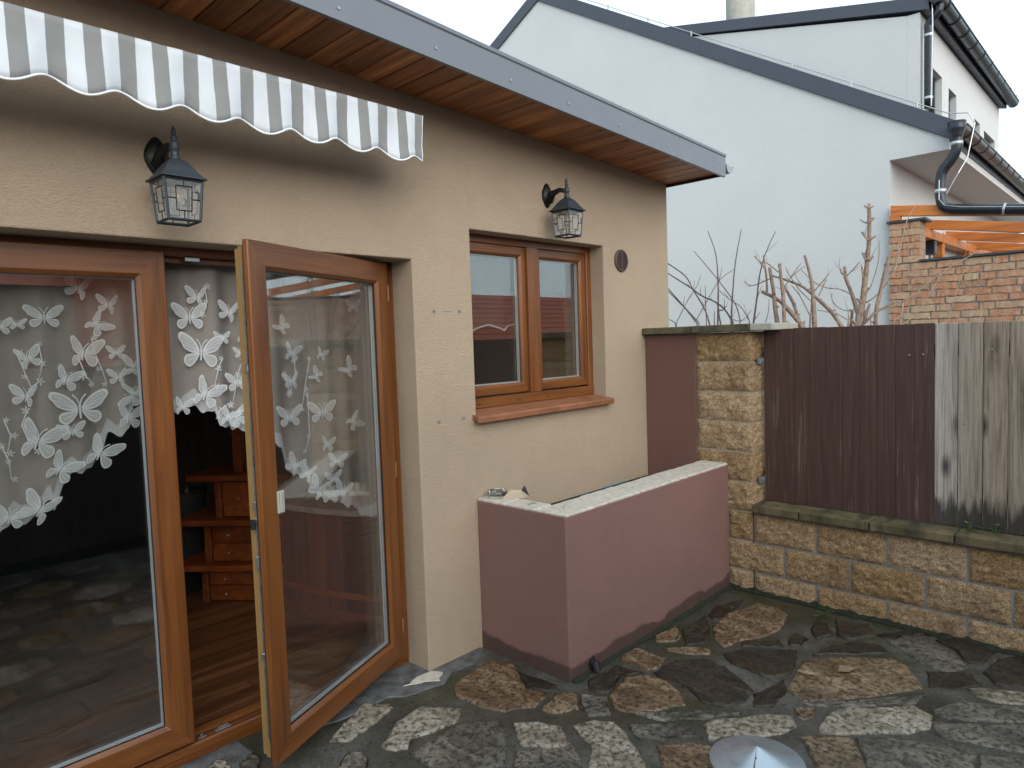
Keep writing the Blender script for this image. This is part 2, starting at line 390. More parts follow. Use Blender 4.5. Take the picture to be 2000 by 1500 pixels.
def veil(name, h, alpha, fine=True):
    m = NT(name); m.t.nodes.remove(m.b)
    tr = m.n('BsdfTransparent'); df = m.n('BsdfDiffuse'); df.inputs[0].default_value = lin(h)
    tl = m.n('BsdfTranslucent'); tl.inputs[0].default_value = lin(h)
    a = m.n('MixShader'); a.inputs[0].default_value = .25; m.l(df.outputs[0], a.inputs[1]); m.l(tl.outputs[0], a.inputs[2])
    ms = m.n('MixShader')
    k = m.ramp(m.noise(500, 2, .6, m.co((1, 1, 1))), [(.3, alpha*.88), (.7, min(alpha*1.1, 1))])
    m.l(k, ms.inputs[0]); m.l(tr.outputs[0], ms.inputs[1]); m.l(a.outputs[0], ms.inputs[2]); m.l(ms.outputs[0], m.o.inputs[0])
    return m.m
M_['sheer'] = veil('sheer_voile', '#d8d0cb', .52)
M_['lace'] = veil('lace_motif', '#eef2f6', .80)
M_['lacethin'] = veil('lace_border', '#e6ebf0', .60)
STR0, STRP = 0.359, (1.871-0.359)/15
def valance_mat():
    m = NT('striped_awning_cloth')
    x = m.sep(m.tc.outputs['Object'])[0]
    fr = m.math('FRACT', m.math('DIVIDE', m.math('SUBTRACT', x, STR0), STRP))
    k = m.math('LESS_THAN', fr, .5)
    col = m.mix(k, lin('#edf3fa'), lin('#a6a8aa'))
    col = m.mix(m.ramp(m.noise(5, 5, .6, m.co((1, 1, .3), False)), [(.5, 0), (.8, .25)]), col, lin('#8f9294'))
    df = m.n('BsdfDiffuse'); tl = m.n('BsdfTranslucent'); m.l(col, df.inputs[0]); m.l(col, tl.inputs[0])
    ms = m.n('MixShader'); ms.inputs[0].default_value = .42; m.l(df.outputs[0], ms.inputs[1]); m.l(tl.outputs[0], ms.inputs[2])
    m.t.nodes.remove(m.b); m.l(ms.outputs[0], m.o.inputs[0]); return m.m
M_['valance'] = valance_mat()

# ------------------------------------------------------------------ ground and patio
g = MB(); g.box(-300, 300, -300, 300, -.3, -.06)
tag(g.build('ground', plain('earth', '#7d776c', .9, 0, .4, .5, .5, 6), center=False), kind='structure')
pv = MB(); pv.add([(-6, -9, 0), (4.4, -9, 0), (4.4, .02, 0), (-6, .02, 0)], [(0, 1, 2, 3)])
pv.add([(-6, .02, 0), (2.06, .02, 0), (2.06, .25, 0), (-6, .25, 0)], [(0, 1, 2, 3)])
patio = pv.build('patio', M_['patio'], center=False); tag(patio, kind='structure')

def flag(pts, mat, h=.012):
    """one flagstone with a ragged, bevelled edge from ground points"""
    n = len(pts); ring = []
    P = [Vector((p[0], p[1], 0)) for p in pts]
    for i in range(n):
        a, b = P[i], P[(i+1) % n]; L = (b-a).length; k = max(2, int(L/.035))
        nr = Vector((-(b-a).y, (b-a).x, 0)).normalized()
        for j in range(k):
            t = j/k; q = a.lerp(b, t)
            q = q+nr*(mnoise.noise(q*9)*.010+mnoise.noise(q*31)*.008+mnoise.noise(q*80)*.004)
            ring.append(q)
    c = sum(ring, Vector())/len(ring); m = len(ring)
    ring = [c+(q-c)*1.045 for q in ring]
    mb = MB(); vs = []; sd_ = random.uniform(0, 50); dr = Vector((math.cos(sd_), math.sin(sd_), 0)); pr = Vector((-dr.y, dr.x, 0))
    def relief(r):                                 # layered, cleft surface with a grain direction
        u, v = r.dot(dr), r.dot(pr)
        return .0040*mnoise.noise(Vector((u*7, v*22, sd_)))+.0028*mnoise.noise(Vector((u*20, v*60, sd_+9)))
    for q in ring: vs.append((q.x, q.y, -.02))
    for q in ring: vs.append((q.x, q.y, h*.45))
    K = (.0, .14, .30, .48, .66, .84)
    for k in K:
        for q in ring:
            r = q.lerp(c, min(.35, .011/max((q-c).length, .02))) if k == 0 else q.lerp(c, k)
            vs.append((r.x, r.y, max(h+relief(r), .003)))
    vs.append((c.x, c.y, h+relief(c)))
    fs = []; n_ = len(K)+1
    for k in range(n_):
        for i in range(m): fs.append((k*m+i, k*m+(i+1) % m, (k+1)*m+(i+1) % m, (k+1)*m+i))
    for i in range(m): fs.append((n_*m+i, n_*m+(i+1) % m, (n_+1)*m))
    mb.add(vs, fs)
    return mb.build('flagstone', mat, patio, smooth=True)
A = lambda X, Y: (1000+X/2, 750+Y/2)
B = lambda X, Y: (700+X/3.077, 1250+Y/3.077)
D = lambda X, Y: (330+X/3.636, 1180+Y/3.636)
traced = [
 (A, 'st_rust', [(790,950),(850,900),(960,862),(1030,880),(1070,905),(1040,960),(990,985),(910,1000),(830,1025),(800,1000)]),
 (A, 'st_rust', [(560,990),(640,950),(660,985),(640,1010),(565,1010)]),
 (A, 'st_tan', [(595,1040),(700,1030),(775,1040),(770,1060),(680,1055)]),
 (A, 'st_rust', [(430,1065),(480,1035),(605,1075),(560,1115),(520,1120),(430,1080)]),
 (A, 'st_rust', [(385,1225),(440,1150),(530,1140),(600,1165),(650,1205),(670,1255),(560,1275),(450,1285),(400,1260)]),
 (A, 'st_dark', [(560,1130),(640,1085),(760,1080),(830,1110),(900,1165),(935,1200),(900,1240),(830,1260),(740,1240),(690,1190),(590,1160)]),
 (A, 'st_dark', [(835,1060),(900,1040),(1110,1045),(1105,1085),(1085,1130),(1000,1150),(930,1120),(860,1090)]),
 (A, 'st_tan', [(1085,1190),(1145,1085),(1300,1070),(1480,1080),(1540,1110),(1595,1190),(1450,1215),(1300,1230),(1160,1240),(1110,1215)]),
 (A, 'st_dark', [(1180,1062),(1250,1025),(1340,1010),(1440,1030),(1470,1055),(1330,1060)]),
 (A, 'st_dark', [(1075,1005),(1110,975),(1155,1000),(1130,1025),(1085,1025)]),
 (A, 'st_dark', [(1165,960),(1190,930),(1230,940),(1255,985),(1190,1000)]),
 (A, 'st_dark', [(1265,928),(1390,945),(1420,985),(1330,1000),(1275,985)]),
 (A, 'st_grey', [(1470,1010),(1530,990),(1640,1010),(1720,1050),(1775,1110),(1700,1125),(1600,1090)]),
 (A, 'st_dark', [(1840,1130),(1900,1080),(2040,1060),(2060,1190),(1900,1180)]),
 (A, 'st_pale', [(1780,1195),(1850,1190),(2060,1220),(2060,1258),(1900,1250),(1820,1225)]),
 (A, 'st_pale', [(1205,1340),(1240,1290),(1330,1265),(1400,1275),(1470,1270),(1570,1265),(1630,1300),(1625,1350),(1540,1370),(1440,1365),(1300,1370),(1210,1365)]),
 (A, 'st_grey', [(1640,1280),(1760,1245),(1900,1260),(2060,1275),(2060,1322),(1850,1322),(1700,1312)]),
 (A, 'st_grey', [(1645,1330),(1800,1335),(2060,1338),(2060,1450),(1870,1420),(1750,1395),(1680,1380)]),
 (A, 'st_tan', [(1105,1275),(1195,1270),(1180,1300),(1140,1315),(1110,1295)]),
 (A, 'st_pale', [(750,1335),(800,1315),(880,1310),(1000,1295),(1085,1300),(1110,1345),(1050,1370),(960,1380),(860,1370),(780,1395)]),
 (A, 'st_tan', [(1130,1385),(1200,1380),(1325,1390),(1360,1450),(1390,1540),(1200,1540),(1165,1440)]),
 (A, 'st_grey', [(1350,1390),(1480,1390),(1620,1410),(1760,1420),(1805,1455),(1800,1540),(1410,1540),(1380,1450)]),
 (A, 'st_pale', [(240,1340),(320,1325),(390,1330),(440,1370),(490,1440),(560,1540),(300,1540),(310,1420)]),
 (A, 'st_rust', [(565,1415),(700,1410),(800,1425),(800,1540),(600,1540)]),
 (A, 'st_grey', [(460,1340),(620,1330),(700,1345),(740,1380),(600,1395),(490,1385)]),
 (A, 'st_grey', [(20,1440),(120,1430),(250,1430),(270,1540),(0,1540)]),
 (A, 'st_dark', [(770,905),(800,870),(900,845),(880,880),(800,925)]),
 (A, 'st_grey', [(1825,1450),(2060,1465),(2060,1540),(1830,1540)]),
 (B, 'st_rust', [(580,270),(780,135),(930,150),(1000,300),(1120,330),(1050,400),(880,430),(740,400),(600,340)]),
 (D, 'st_pale', [(1150,975),(1240,860),(1390,720),(1560,720),(1580,745),(1430,870),(1290,975)]),
 (B, 'st_pale', [(145,640),(190,590),(230,500),(390,410),(600,430),(600,490),(440,560),(310,600),(300,650),(230,665)]),
 (B, 'st_grey', [(330,690),(460,600),(600,520),(850,490),(870,580),(885,680),(860,750),(740,790),(500,800),(390,740)]),
 (B, 'st_pale', [(935,510),(1080,500),(1210,530),(1290,650),(1080,645),(975,640),(965,570)]),
 (D, 'st_grey', [(1200,1180),(1260,1075),(1370,1065),(1430,1100),(1420,1190)]),
 (B, 'st_tan', [(1110,430),(1190,320),(1310,330),(1320,420),(1220,440)]),
 (D, 'st_pale', [(230,1200),(330,1110),(420,1110),(450,1170),(400,1230)]),
 (A, 'st_grey', [(270,1215),(370,1230),(380,1290),(300,1300),(262,1260)]), (A, 'st_grey', [(480,1292),(700,1288),(890,1292),(740,1310),(600,1318)]),
 (A, 'st_dark', [(945,1215),(1060,1160),(1070,1205),(1020,1260),(950,1262)]), (A, 'st_dark', [(1620,1125),(1790,1135),(1830,1180),(1720,1198),(1630,1185)]),
 (A, 'st_dark', [(900,1012),(1040,1002),(1060,1028),(900,1030)]), (A, 'st_dark', [(665,960),(760,910),(775,960),(765,1010),(680,1020)]),
 (A, 'st_grey', [(1120,1252),(1300,1243),(1450,1228),(1600,1212),(1570,1250),(1400,1258),(1220,1262)]), (A, 'st_dark', [(300,1160),(410,1105),(510,1132),(430,1145),(380,1205),(310,1200)]),
 (B, 'st_dark', [(945,190),(1020,215),(1190,275),(1150,310),(1015,285)]), (A, 'st_dark', [(1430,985),(1560,965),(1640,985),(1530,985),(1470,1003)]), (A, 'st_dark', [(1660,1005),(1760,1000),(1880,1050),(1830,1100),(1780,1090),(1735,1045)]),
 (D, 'st_grey', [(500,1130),(600,1060),(650,1100),(640,1200),(520,1230)]),
]
occ = []
for fn, mt, pts in traced:
    W = [at(*fn(*p), 2, 0.0)[:2] for p in pts]; occ.append(np.mean(W, 0)); flag(W, M_[mt], random.uniform(.007, .014))
# the paving goes on round the photographer
keys = ['st_grey', 'st_tan', 'st_pale', 'st_dark', 'st_grey', 'st_rust']
def in_view(x, y):
    d = np.array([x, y, 0])-CAM; z = d@fw
    return z > .2 and abs(FPX*(d@rt)/z) < 1040 and -(FPX*(d@up)/z) < 790
for iy in range(9):
    for ix in range(13):
        cx = -1.9+ix*.46+(iy % 2)*.2+random.uniform(-.05, .05); cy = -.35-iy*.36+random.uniform(-.04, .04)
        if cx > 3.95 or any(in_view(cx+a, cy+b) for a in (-.2, 0, .2) for b in (-.17, 0, .17)): continue
        if cy > -.95 and cx > 2.2: continue
        n = random.randint(6, 8); a0 = random.random()*6
        pts = [(cx+.205*math.cos(a0+k*2*math.pi/n)*random.uniform(.78, 1.08), cy+.160*math.sin(a0+k*2*math.pi/n)*random.uniform(.78, 1.08)) for k in range(n)]
        flag(pts, M_[random.choice(keys)], random.uniform(.006, .012))
# grey concrete skirting poured along the house foot
def sheet(name, pts, mat, parent, h, z0=-.01, jag=.01):
    ring = []
    for i in range(len(pts)):
        a, b = Vector((*pts[i], 0)), Vector((*pts[(i+1) % len(pts)], 0)); k = max(2, int((b-a).length/.03))
        for j in range(k):
            q = a.lerp(b, j/k); nr = Vector((-(b-a).y, (b-a).x, 0)).normalized(); ring.append(q+nr*(mnoise.noise(q*14)*jag*1.6+mnoise.noise(q*45)*jag))
    mb = MB(); mb.prism([(q.x, q.y, z0) for q in ring], (0, 0, h-z0)); return mb.build(name, mat, parent, bevel=.003)
sheet('concrete_skirting', [(1.30,.02),(1.5,-.05),(1.75,-.05),(1.86,-.12),(2.03,-.16),(2.13,-.10),(2.30,-.12),(2.43,-.02),(2.43,.05),(2.07,.05),(2.07,.2),(1.3,.2)], M_['skirt'], patio, .006)
sheet('plaster_spill', [(1.86,-.03),(1.96,-.08),(2.03,-.13),(2.10,-.06),(2.06,-.005),(1.97,0)], M_['plaster'], patio, .010, -.005, .014)
sheet('concrete_skirting', [(.3,-.02),(.7,-.06),(1.1,-.04),(1.1,.16),(.3,.16)], M_['skirt'], patio, .006)

# ------------------------------------------------------------------ the beige house
house = thing('house', 'low beige stucco house with oak coloured glazed doors and wood lined eaves', 'house', (2, .2, 0))
XJ, ZT = 2.0555, 2.1505
WX0, WX1, WZ0, WZ1 = 2.462, 3.685, 1.318, 2.3401
def soff(x): return 3.047-.0404*x
def wall_holes(x0, x1, z0, y0, y1, holes, top):
    xs = sorted({x0, x1, *[h[0] for h in holes], *[h[1] for h in holes]}); zs = sorted({z0, 99, *[h[2] for h in holes], *[h[3] for h in holes]})
    zz = lambda x, z: top(x) if z == 99 else z
    inh = lambda i, j: any(h[0] <= xs[i] and xs[i+1] <= h[1] and h[2] <= zs[j] and zs[j+1] <= h[3] for h in holes)
    mb = MB(); bm = {}
    def V(i, j, y):
        k = (i, j, y)
        if k not in bm: bm[k] = len(mb.v); mb.v.append((xs[i], y, zz(xs[i], zs[j])))
        return bm[k]
    nx, nz = len(xs)-1, len(zs)-1
    for i in range(nx):
        for j in range(nz):
            if inh(i, j): continue
            for y in (y0, y1): mb.f.append([V(i,j,y), V(i+1,j,y), V(i+1,j+1,y), V(i,j+1,y)]); mb.m.append(0)
            for di, dj, e in ((-1,0,((i,j),(i,j+1))), (1,0,((i+1,j),(i+1,j+1))), (0,-1,((i,j),(i+1,j))), (0,1,((i,j+1),(i+1,j+1)))):
                a, b = i+di, j+dj
                if not (0 <= a < nx and 0 <= b < nz) or inh(a, b):
                    (p, q) = e; mb.f.append([V(*p, y0), V(*q, y0), V(*q, y1), V(*p, y1)]); mb.m.append(0)
    return mb
wl = wall_holes(-1.6, 4.515, -.05, 0, .36, [(-.14, XJ, -.05, ZT), (WX0, WX1, WZ0, WZ1)], lambda x: soff(x)+.04)
wl.build('front_wall', M_['stucco'], house, bevel=.007, seg=2)
mb = MB(); mb.box(4.20, 4.512, .362, 4.4, -.05, 2.85); mb.build('side_wall', M_['stucco'], house)
mb = MB(); mb.box(-1.6, -1.3, .362, 4.4, -.05, 3.05); mb.build('side_wall', M_['stucco'], house)
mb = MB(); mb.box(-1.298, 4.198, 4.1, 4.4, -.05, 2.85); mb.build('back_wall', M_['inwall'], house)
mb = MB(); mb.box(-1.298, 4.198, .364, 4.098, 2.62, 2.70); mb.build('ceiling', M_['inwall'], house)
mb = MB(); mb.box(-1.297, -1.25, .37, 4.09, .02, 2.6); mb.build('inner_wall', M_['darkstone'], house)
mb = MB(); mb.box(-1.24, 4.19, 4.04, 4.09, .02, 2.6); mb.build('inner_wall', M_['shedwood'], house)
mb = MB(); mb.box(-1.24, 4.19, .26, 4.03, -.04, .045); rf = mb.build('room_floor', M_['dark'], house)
# floor planks inside, laid along the room
pl = {}
for i in range(19):
    y0 = .262+i*.145
    for j in range(4):
        xa = -.6+j*1.2-((i*.47) % 1.1)
        xb = min(xa+1.196, 4.15)
        if xb-xa < .1: continue
        mb = MB(); mb.box(xa, xb, y0, y0+.1425, .046, .060); mb.build('floor_plank', M_['floorwood'], rf)
# roof: deck, verge flashing with screws, soffit planks, gutter
XE, YF = 4.530, -.470
mb = MB()
mb.add([(x, y, soff(x)+d) for x in (-1.7, XE) for y in (YF+.012, 4.5) for d in (.024, .13)], [(0,1,3,2),(4,6,7,5),(0,4,5,1),(2,3,7,6),(0,2,6,4),(1,5,7,3)])
roof = mb.build('roof', M_['sheet'], house)
mb = MB()
pr_ = [(YF, -.030), (YF, .105), (YF-.006, .112), (YF-.006, .128), (YF+.05, .138), (YF+.05, .131), (YF+.0025, .120), (YF+.0025, -.020), (YF+.020, -.024), (YF+.020, -.030)]
n = len(pr_)
mb.add([(x, y, soff(x)+d) for x in (-1.7, XE) for y, d in pr_], [tuple(range(n))[::-1], tuple(range(n, 2*n))]+[(i, (i+1) % n, n+(i+1) % n, n+i) for i in range(n)])
fas = mb.build('fascia', M_['sheet'], house)
scr = None
for (u, v) in [(661,16),(851,94),(998,157),(1110,202),(1210,245),(1305,285),(1393,323)]:
    p = at(u, v, 1, YF)
    if scr is None:
        s_ = MB(); s_.tube([(0, .001, 0), (0, -.004, 0)], [.008, .006], 8); scr = s_.mesh('screw', M_['metal'])
    link('screw', scr, fas, p)
x = -1.6
while x < XE-.02:
    wd = .1165; x1 = min(x+wd, XE-.004); ym = YF+.022
    mb = MB(); mb.add([(a, y, soff(a)+d) for a in (x+.0015, x1-.0015) for y in (ym, -.001) for d in (0, .018)], [(0,1,3,2),(4,6,7,5),(0,4,5,1),(2,3,7,6),(0,2,6,4),(1,5,7,3)])
    mb.build('soffit_plank', M_['soffit'], house, bevel=.004); x += .1195
mb = MB(); mb.box(XE-.004, XE+.016, YF+.03, .3, soff(XE)-.018, soff(XE)+.05); mb.build('eaves_board', M_['bargedark'], house)
def gutter(c0, c1, r, mat, parent, name='gutter', lip=.008, side=None):
    """half round trough from c0 to c1 (centres of its open top)"""
    c0, c1 = Vector(c0), Vector(c1); t = (c1-c0).normalized(); sd_ = t.cross(Vector((0,0,1))).normalized()
    mb = MB(); prof = [(-(r+lip), .006), (-(r), .006)]+[(-r*math.cos(a), -r*math.sin(a)) for a in np.linspace(0, math.pi, 13)]+[(r+lip, .006), (r+lip, -.004)]
    inner = [(q[0]*.94, q[1]*.94+.002) for q in prof[::-1]]
    P = prof+inner; n = len(P)
    vs = [c+sd_*a+Vector((0,0,b)) for c in (c0, c1) for a, b in P]
    mb.add(vs, [(i, (i+1) % n, n+(i+1) % n, n+i) for i in range(n)])
    # end caps
    k = 13
    for c, o in ((c0, 0), (c1, n)): mb.add([c+sd_*a+Vector((0,0,b)) for a, b in prof[2:15]], [tuple(range(13))])
    return mb.build(name, mat, parent, smooth=False)
gutter((XE+.068, YF+.0, soff(XE)+.055), (XE+.068, 4.4, soff(XE)+.055), .05, M_['zinc'], house)

# --- glazed doors
FR = MB()                                                     # fixed door frame in the reveal
FR.ring(-.14, XJ, .03, ZT, [(0, .17), (.03, .17), (.036, .176), (.036, .215), (.058, .215), (.058, .25), (0, .25)])
FR.build('door_frame', [M_['oakv'], M_['oakh']], house, bevel=0)
mb = MB(); mb.box(-.13, XJ-.005, .168, .255, -.03, .028); mb.build('door_threshold', M_['oakh'], house)
mb = MB(); mb.box(.93, 1.99, .2145, .2175, .0665, .071); mb.build('threshold_gasket', M_['rubber'], house)
def strike(x, z, parent, w=.05):
    mb = MB(); mb.box(x, x+w, .186, .206, z, z+.006); mb.box(x+.012, x+w-.012, .190, .200, z+.006, z+.016); return mb.build('strike_plate', M_['metal'], parent, bevel=.001)
strike(1.02, .0665, house, .07); strike(.945, .0665, house, .035)
mb = MB(); mb.box(1.01, 1.07, .17, .19, 2.095, 2.112); mb.build('strike_plate', M_['metal'], house, bevel=.002)
def leaf_parts(W, H, parent_kw, stile=.108, hinge_right=False):
    """leaf in local coords: x 0..W, z 0..H, outer face y=0, inside +y; returns meshes"""
    body = MB(); body.ring(0, W, 0, H, [(0, .004), (.004, 0), (stile-.016, 0), (stile, .014), (stile, .058), (.022, .058), (.022, .024), (0, .024)])
    core = MB(); core.ring(.0225, .0225+0, 0, 0, [(0, 0)]) if False else None
    gl = MB(); gl.box(stile-.004, W-stile+.004, .0225, .0265, stile-.004, H-stile+.004)
    gl2 = MB(); gl2.box(stile-.004, W-stile+.004, .0460, .0500, stile-.004, H-stile+.004)
    sp = MB(); e = stile-.003
    sp.ring(e, W-e, e, H-e, [(0, .0275), (.007, .0275), (.007, .0345), (0, .0345)])
    sp.ring(e, W-e, e, H-e, [(0, .0375), (.009, .0375), (.009, .0450), (0, .0450)])
    gk = MB(); gk.ring(stile-.002, W-stile+.002, stile-.002, H-stile+.002, [(0, .0145), (.005, .0150), (.005, .0215), (0, .0215)])
    return body, [('pane', gl, 'glass'), ('pane', gl2, 'glass'), ('spacer', sp, 'spacer'), ('gasket', gk, 'rubber')]
def put_leaf(name, W, H, loc, rot, label):
    body, subs = leaf_parts(W, H, None)
    o = link(name, body.mesh(name, [M_['oakv'], M_['oakh']]), house, loc); o.rotation_euler = (0, 0, rot); o['label'] = label
    bv = o.modifiers.new('bevel', 'BEVEL'); bv.width = .002; bv.segments = 2; bv.limit_method = 'ANGLE'; bv.angle_limit = R(50)
    for nm, mb, mk in subs:
        c = link(nm, mb.mesh(nm, M_[mk]), None); c.parent = o
    return o
def sub(o, nm, mb, mk, bevel=0):
    c = link(nm, mb.mesh(nm, M_[mk] if isinstance(mk, str) else mk), None); c.parent = o
    if bevel: b = c.modifiers.new('bevel', 'BEVEL'); b.width = bevel; b.limit_method = 'ANGLE'
    return c
L1 = put_leaf('door_leaf', 1.02, 2.036, (-.102, .140, .090), 0, 'closed glazed door leaf')
H0 = np.array([1.985, .115]); F0 = np.array([1.063, -.283]); dv = F0-H0; WL = float(np.hypot(*dv)); ang = math.atan2(-dv[1], -dv[0])
L2 = put_leaf('door_leaf', WL, 2.050, (F0[0], F0[1], .085), ang, 'glazed door leaf standing open')
e_ = MB(); e_.box(.016, .0222, .0245, .060, .022, 2.028); sub(L2, 'lock_edge', e_, 'oakedge')
e_ = MB(); e_.box(.0190, .0222, .0605, .078, .03, 2.02); e_.box(.0222, .075, .0585, .078, .03, 2.02); sub(L2, 'inner_bead', e_, 'oakedge')
e_ = MB(); e_.box(.0142, .0160, .040, .048, .10, 1.96); sub(L2, 'lock_strip', e_, 'metal')
e_ = MB(); e_.box(.004, .0155, .0250, .0300, .02, 2.03); sub(L2, 'gasket', e_, 'rubber')
for z in (.93, .78, 1.02, .42, 1.55):
    e_ = MB(); e_.box(.004, .0158, .034, .050, z, z+(.055 if z in (.93, .78) else .03)); sub(L2, 'lock_bolt', e_, 'metal', .002)
e_ = MB(); e_.box(-.012, .014, .036, .046, .955, .967); e_.box(-.014, -.006, .03, .05, .945, .985); sub(L2, 'latch', e_, 'black', .002)
e_ = MB(); e_.box(.084, .121, -.009, 0.002, .985, 1.075); e_.box(.088, .100, -.016, -.009, .99, 1.07); sub(L2, 'pull_plate', e_, 'cappale', .003)
for z in (.12, .95, 1.86):
    e_ = MB(); e_.tube([(WL+.002, .004, z), (WL+.002, .004, z+.08)], .006, 8); sub(L2, 'hinge', e_, 'oakedge')
for z in (.55, .73, .28, .10):
    e_ = MB(); e_.box(1.0205, 1.0245, .030, .045, z+.35 if z > .5 else z, (z+.35 if z > .5 else z)+.04); sub(L1, 'strike_plate', e_, 'metal')

# --- window
FW = MB(); FW.ring(WX0-.01, WX1+.004, WZ0+.002, WZ1+.004, [(0, .11), (.045, .11), (.05, .116), (.05, .18), (0, .18)])
win = FW.build('window', [M_['oakv'], M_['oakh']], house)
xm = (WX0+WX1)/2+.01
def sash(x0, x1, z0, z1, y):
    st = .062
    b_ = MB(); b_.ring(x0, x1, z0, z1, [(0, y+.004), (.004, y), (st-.014, y), (st, y+.012), (st, y+.06), (0, y+.06)])
    b_.build('sash', [M_['oakv'], M_['oakh']], win)
    for yy in (.022, .046):
        g_ = MB(); g_.box(x0+st-.004, x1-st+.004, y+yy, y+yy+.004, z0+st-.004, z1-st+.004); g_.build('pane', M_['glass'], win)
    s_ = MB(); e = st-.003
    s_.ring(x0+e, x1-e, z0+e, z1-e, [(0, y+.028), (.008, y+.028), (.008, y+.034), (0, y+.034)])
    s_.ring(x0+e, x1-e, z0+e, z1-e, [(0, y+.037), (.010, y+.037), (.010, y+.045), (0, y+.045)])
    s_.build('spacer', M_['spacer'], win)
sash(WX0+.042, xm-.036, WZ0+.085, WZ1-.044, .122); sash(xm+.036, WX1-.044, WZ0+.085, WZ1-.044, .122)
mb = MB(); mb.box(xm-.05, xm+.05, .100, .121, WZ0+.078, WZ1-.042); mb.build('mullion', M_['oakv'], win, bevel=.005, seg=2)
mb = MB(); mb.box(WX0-.005, WX1-.002, .104, .1095, WZ0+.020, WZ0+.078); mb.build('bottom_rail', M_['oakh'], win, bevel=.002)
for u, v in ((935,790),(1015,779),(1071,771),(1137,763)):
    p = at(u, v, 1, .104); mb = MB(); mb.box(p[0]-.014, p[0]+.014, .097, .1045, WZ0+.040, WZ0+.052); mb.build('drain_cap', M_['oakh'], win, bevel=.003)
mb = MB(); mb.prism([(WX0-.03, .108, WZ0+.018), (WX0-.03, -.048, WZ0-.006), (WX0-.03, -.054, WZ0-.014), (WX0-.03, -.054, WZ0-.043), (WX0-.03, -.030, WZ0-.043), (WX0-.03, -.03, WZ0-.030), (WX0-.03, .0, WZ0-.028), (WX0-.03, .108, WZ0-.004)], (WX1-WX0+.045, 0, 0))
mb.build('window_sill', M_['sill'], house, bevel=.004, seg=2)

# --- marks on the wall: plugs, mortar patch, crack of old plaster, vent
for u, v in ((847,608),(897,608),(857,824),(905,816)):
    p = at(u, v, 1, 0); mb = MB(); mb.tube([(p[0], .004, p[2]), (p[0], -.003, p[2])], [.010, .009], 9); mb.tube([(p[0]+.004, -.003, p[2]), (p[0]+.004, -.008, p[2]-.002)], .004, 6); mb.build('wall_plug', M_['mortar'], house)
p = at(872, 608, 1, 0); mb = MB(); mb.box(p[0]-.03, p[0]+.03, -.0018, .002, p[2]-.0016, p[2]+.0016); mb.build('wall_scratch', M_['mortar'], house)
pts = [at(u, v, 1, 0) for u, v in ((1105,990),(1130,965),(1165,958),(1190,944),(1220,938),(1240,941),(1255,933),(1268,929),(1268,960),(1180,985),(1130,1000))]
mb = MB(); rg = []
for i in range(len(pts)):
    a, b = Vector(pts[i]), Vector(pts[(i+1) % len(pts)])
    for j in range(6):
        q = a.lerp(b, j/6); rg.append((q.x+mnoise.noise(q*30)*.01, -.004, q.z+mnoise.noise(q*25+Vector((3,3,3)))*.012))
mb.prism(rg, (0, .006, 0)); mb.build('mortar_patch', plain('blue_grey_mortar', '#8f9398', .85, 0, .25, 12, .5, 60), house)
c = np.array([3.888, 0, 2.254]); vt = thing('vent_grille', 'round brown slotted vent grille on the beige wall beside the window', 'vent', c)
mb = MB(); n = 28; rr = .077
mb.add([(c[0]+r_*math.cos(k*2*math.pi/n), y, c[2]+r_*math.sin(k*2*math.pi/n)) for r_, y in ((rr, .002), (rr, -.010), (rr-.006, -.014), (rr-.013, -.014), (rr-.013, -.003)) for k in range(n)],
       [(i*n+k, i*n+(k+1) % n, (i+1)*n+(k+1) % n, (i+1)*n+k) for i in range(4) for k in range(n)]); mb.build('rim', M_['vent'], vt)
mb = MB(); mb.add([(c[0]+(rr-.010)*math.cos(k*2*math.pi/n), -.003, c[2]+(rr-.010)*math.sin(k*2*math.pi/n)) for k in range(n)], [tuple(range(n))]); mb.build('backing', M_['black'], vt)
mb = MB(); mb.box(c[0]-.005, c[0]+.005, -.013, -.003, c[2]-.066, c[2]+.066); mb.build('centre_bar', M_['vent'], vt)
for k in range(-5, 6):
    z = c[2]+k*.0115; hw = math.sqrt(max(.064**2-(k*.0115)**2, 1e-4)); mb = MB(); mb.box(c[0]-hw, c[0]+hw, -.0115, -.003, z-.0028, z+.0028); mb.build('slat', M_['vent'], vt)

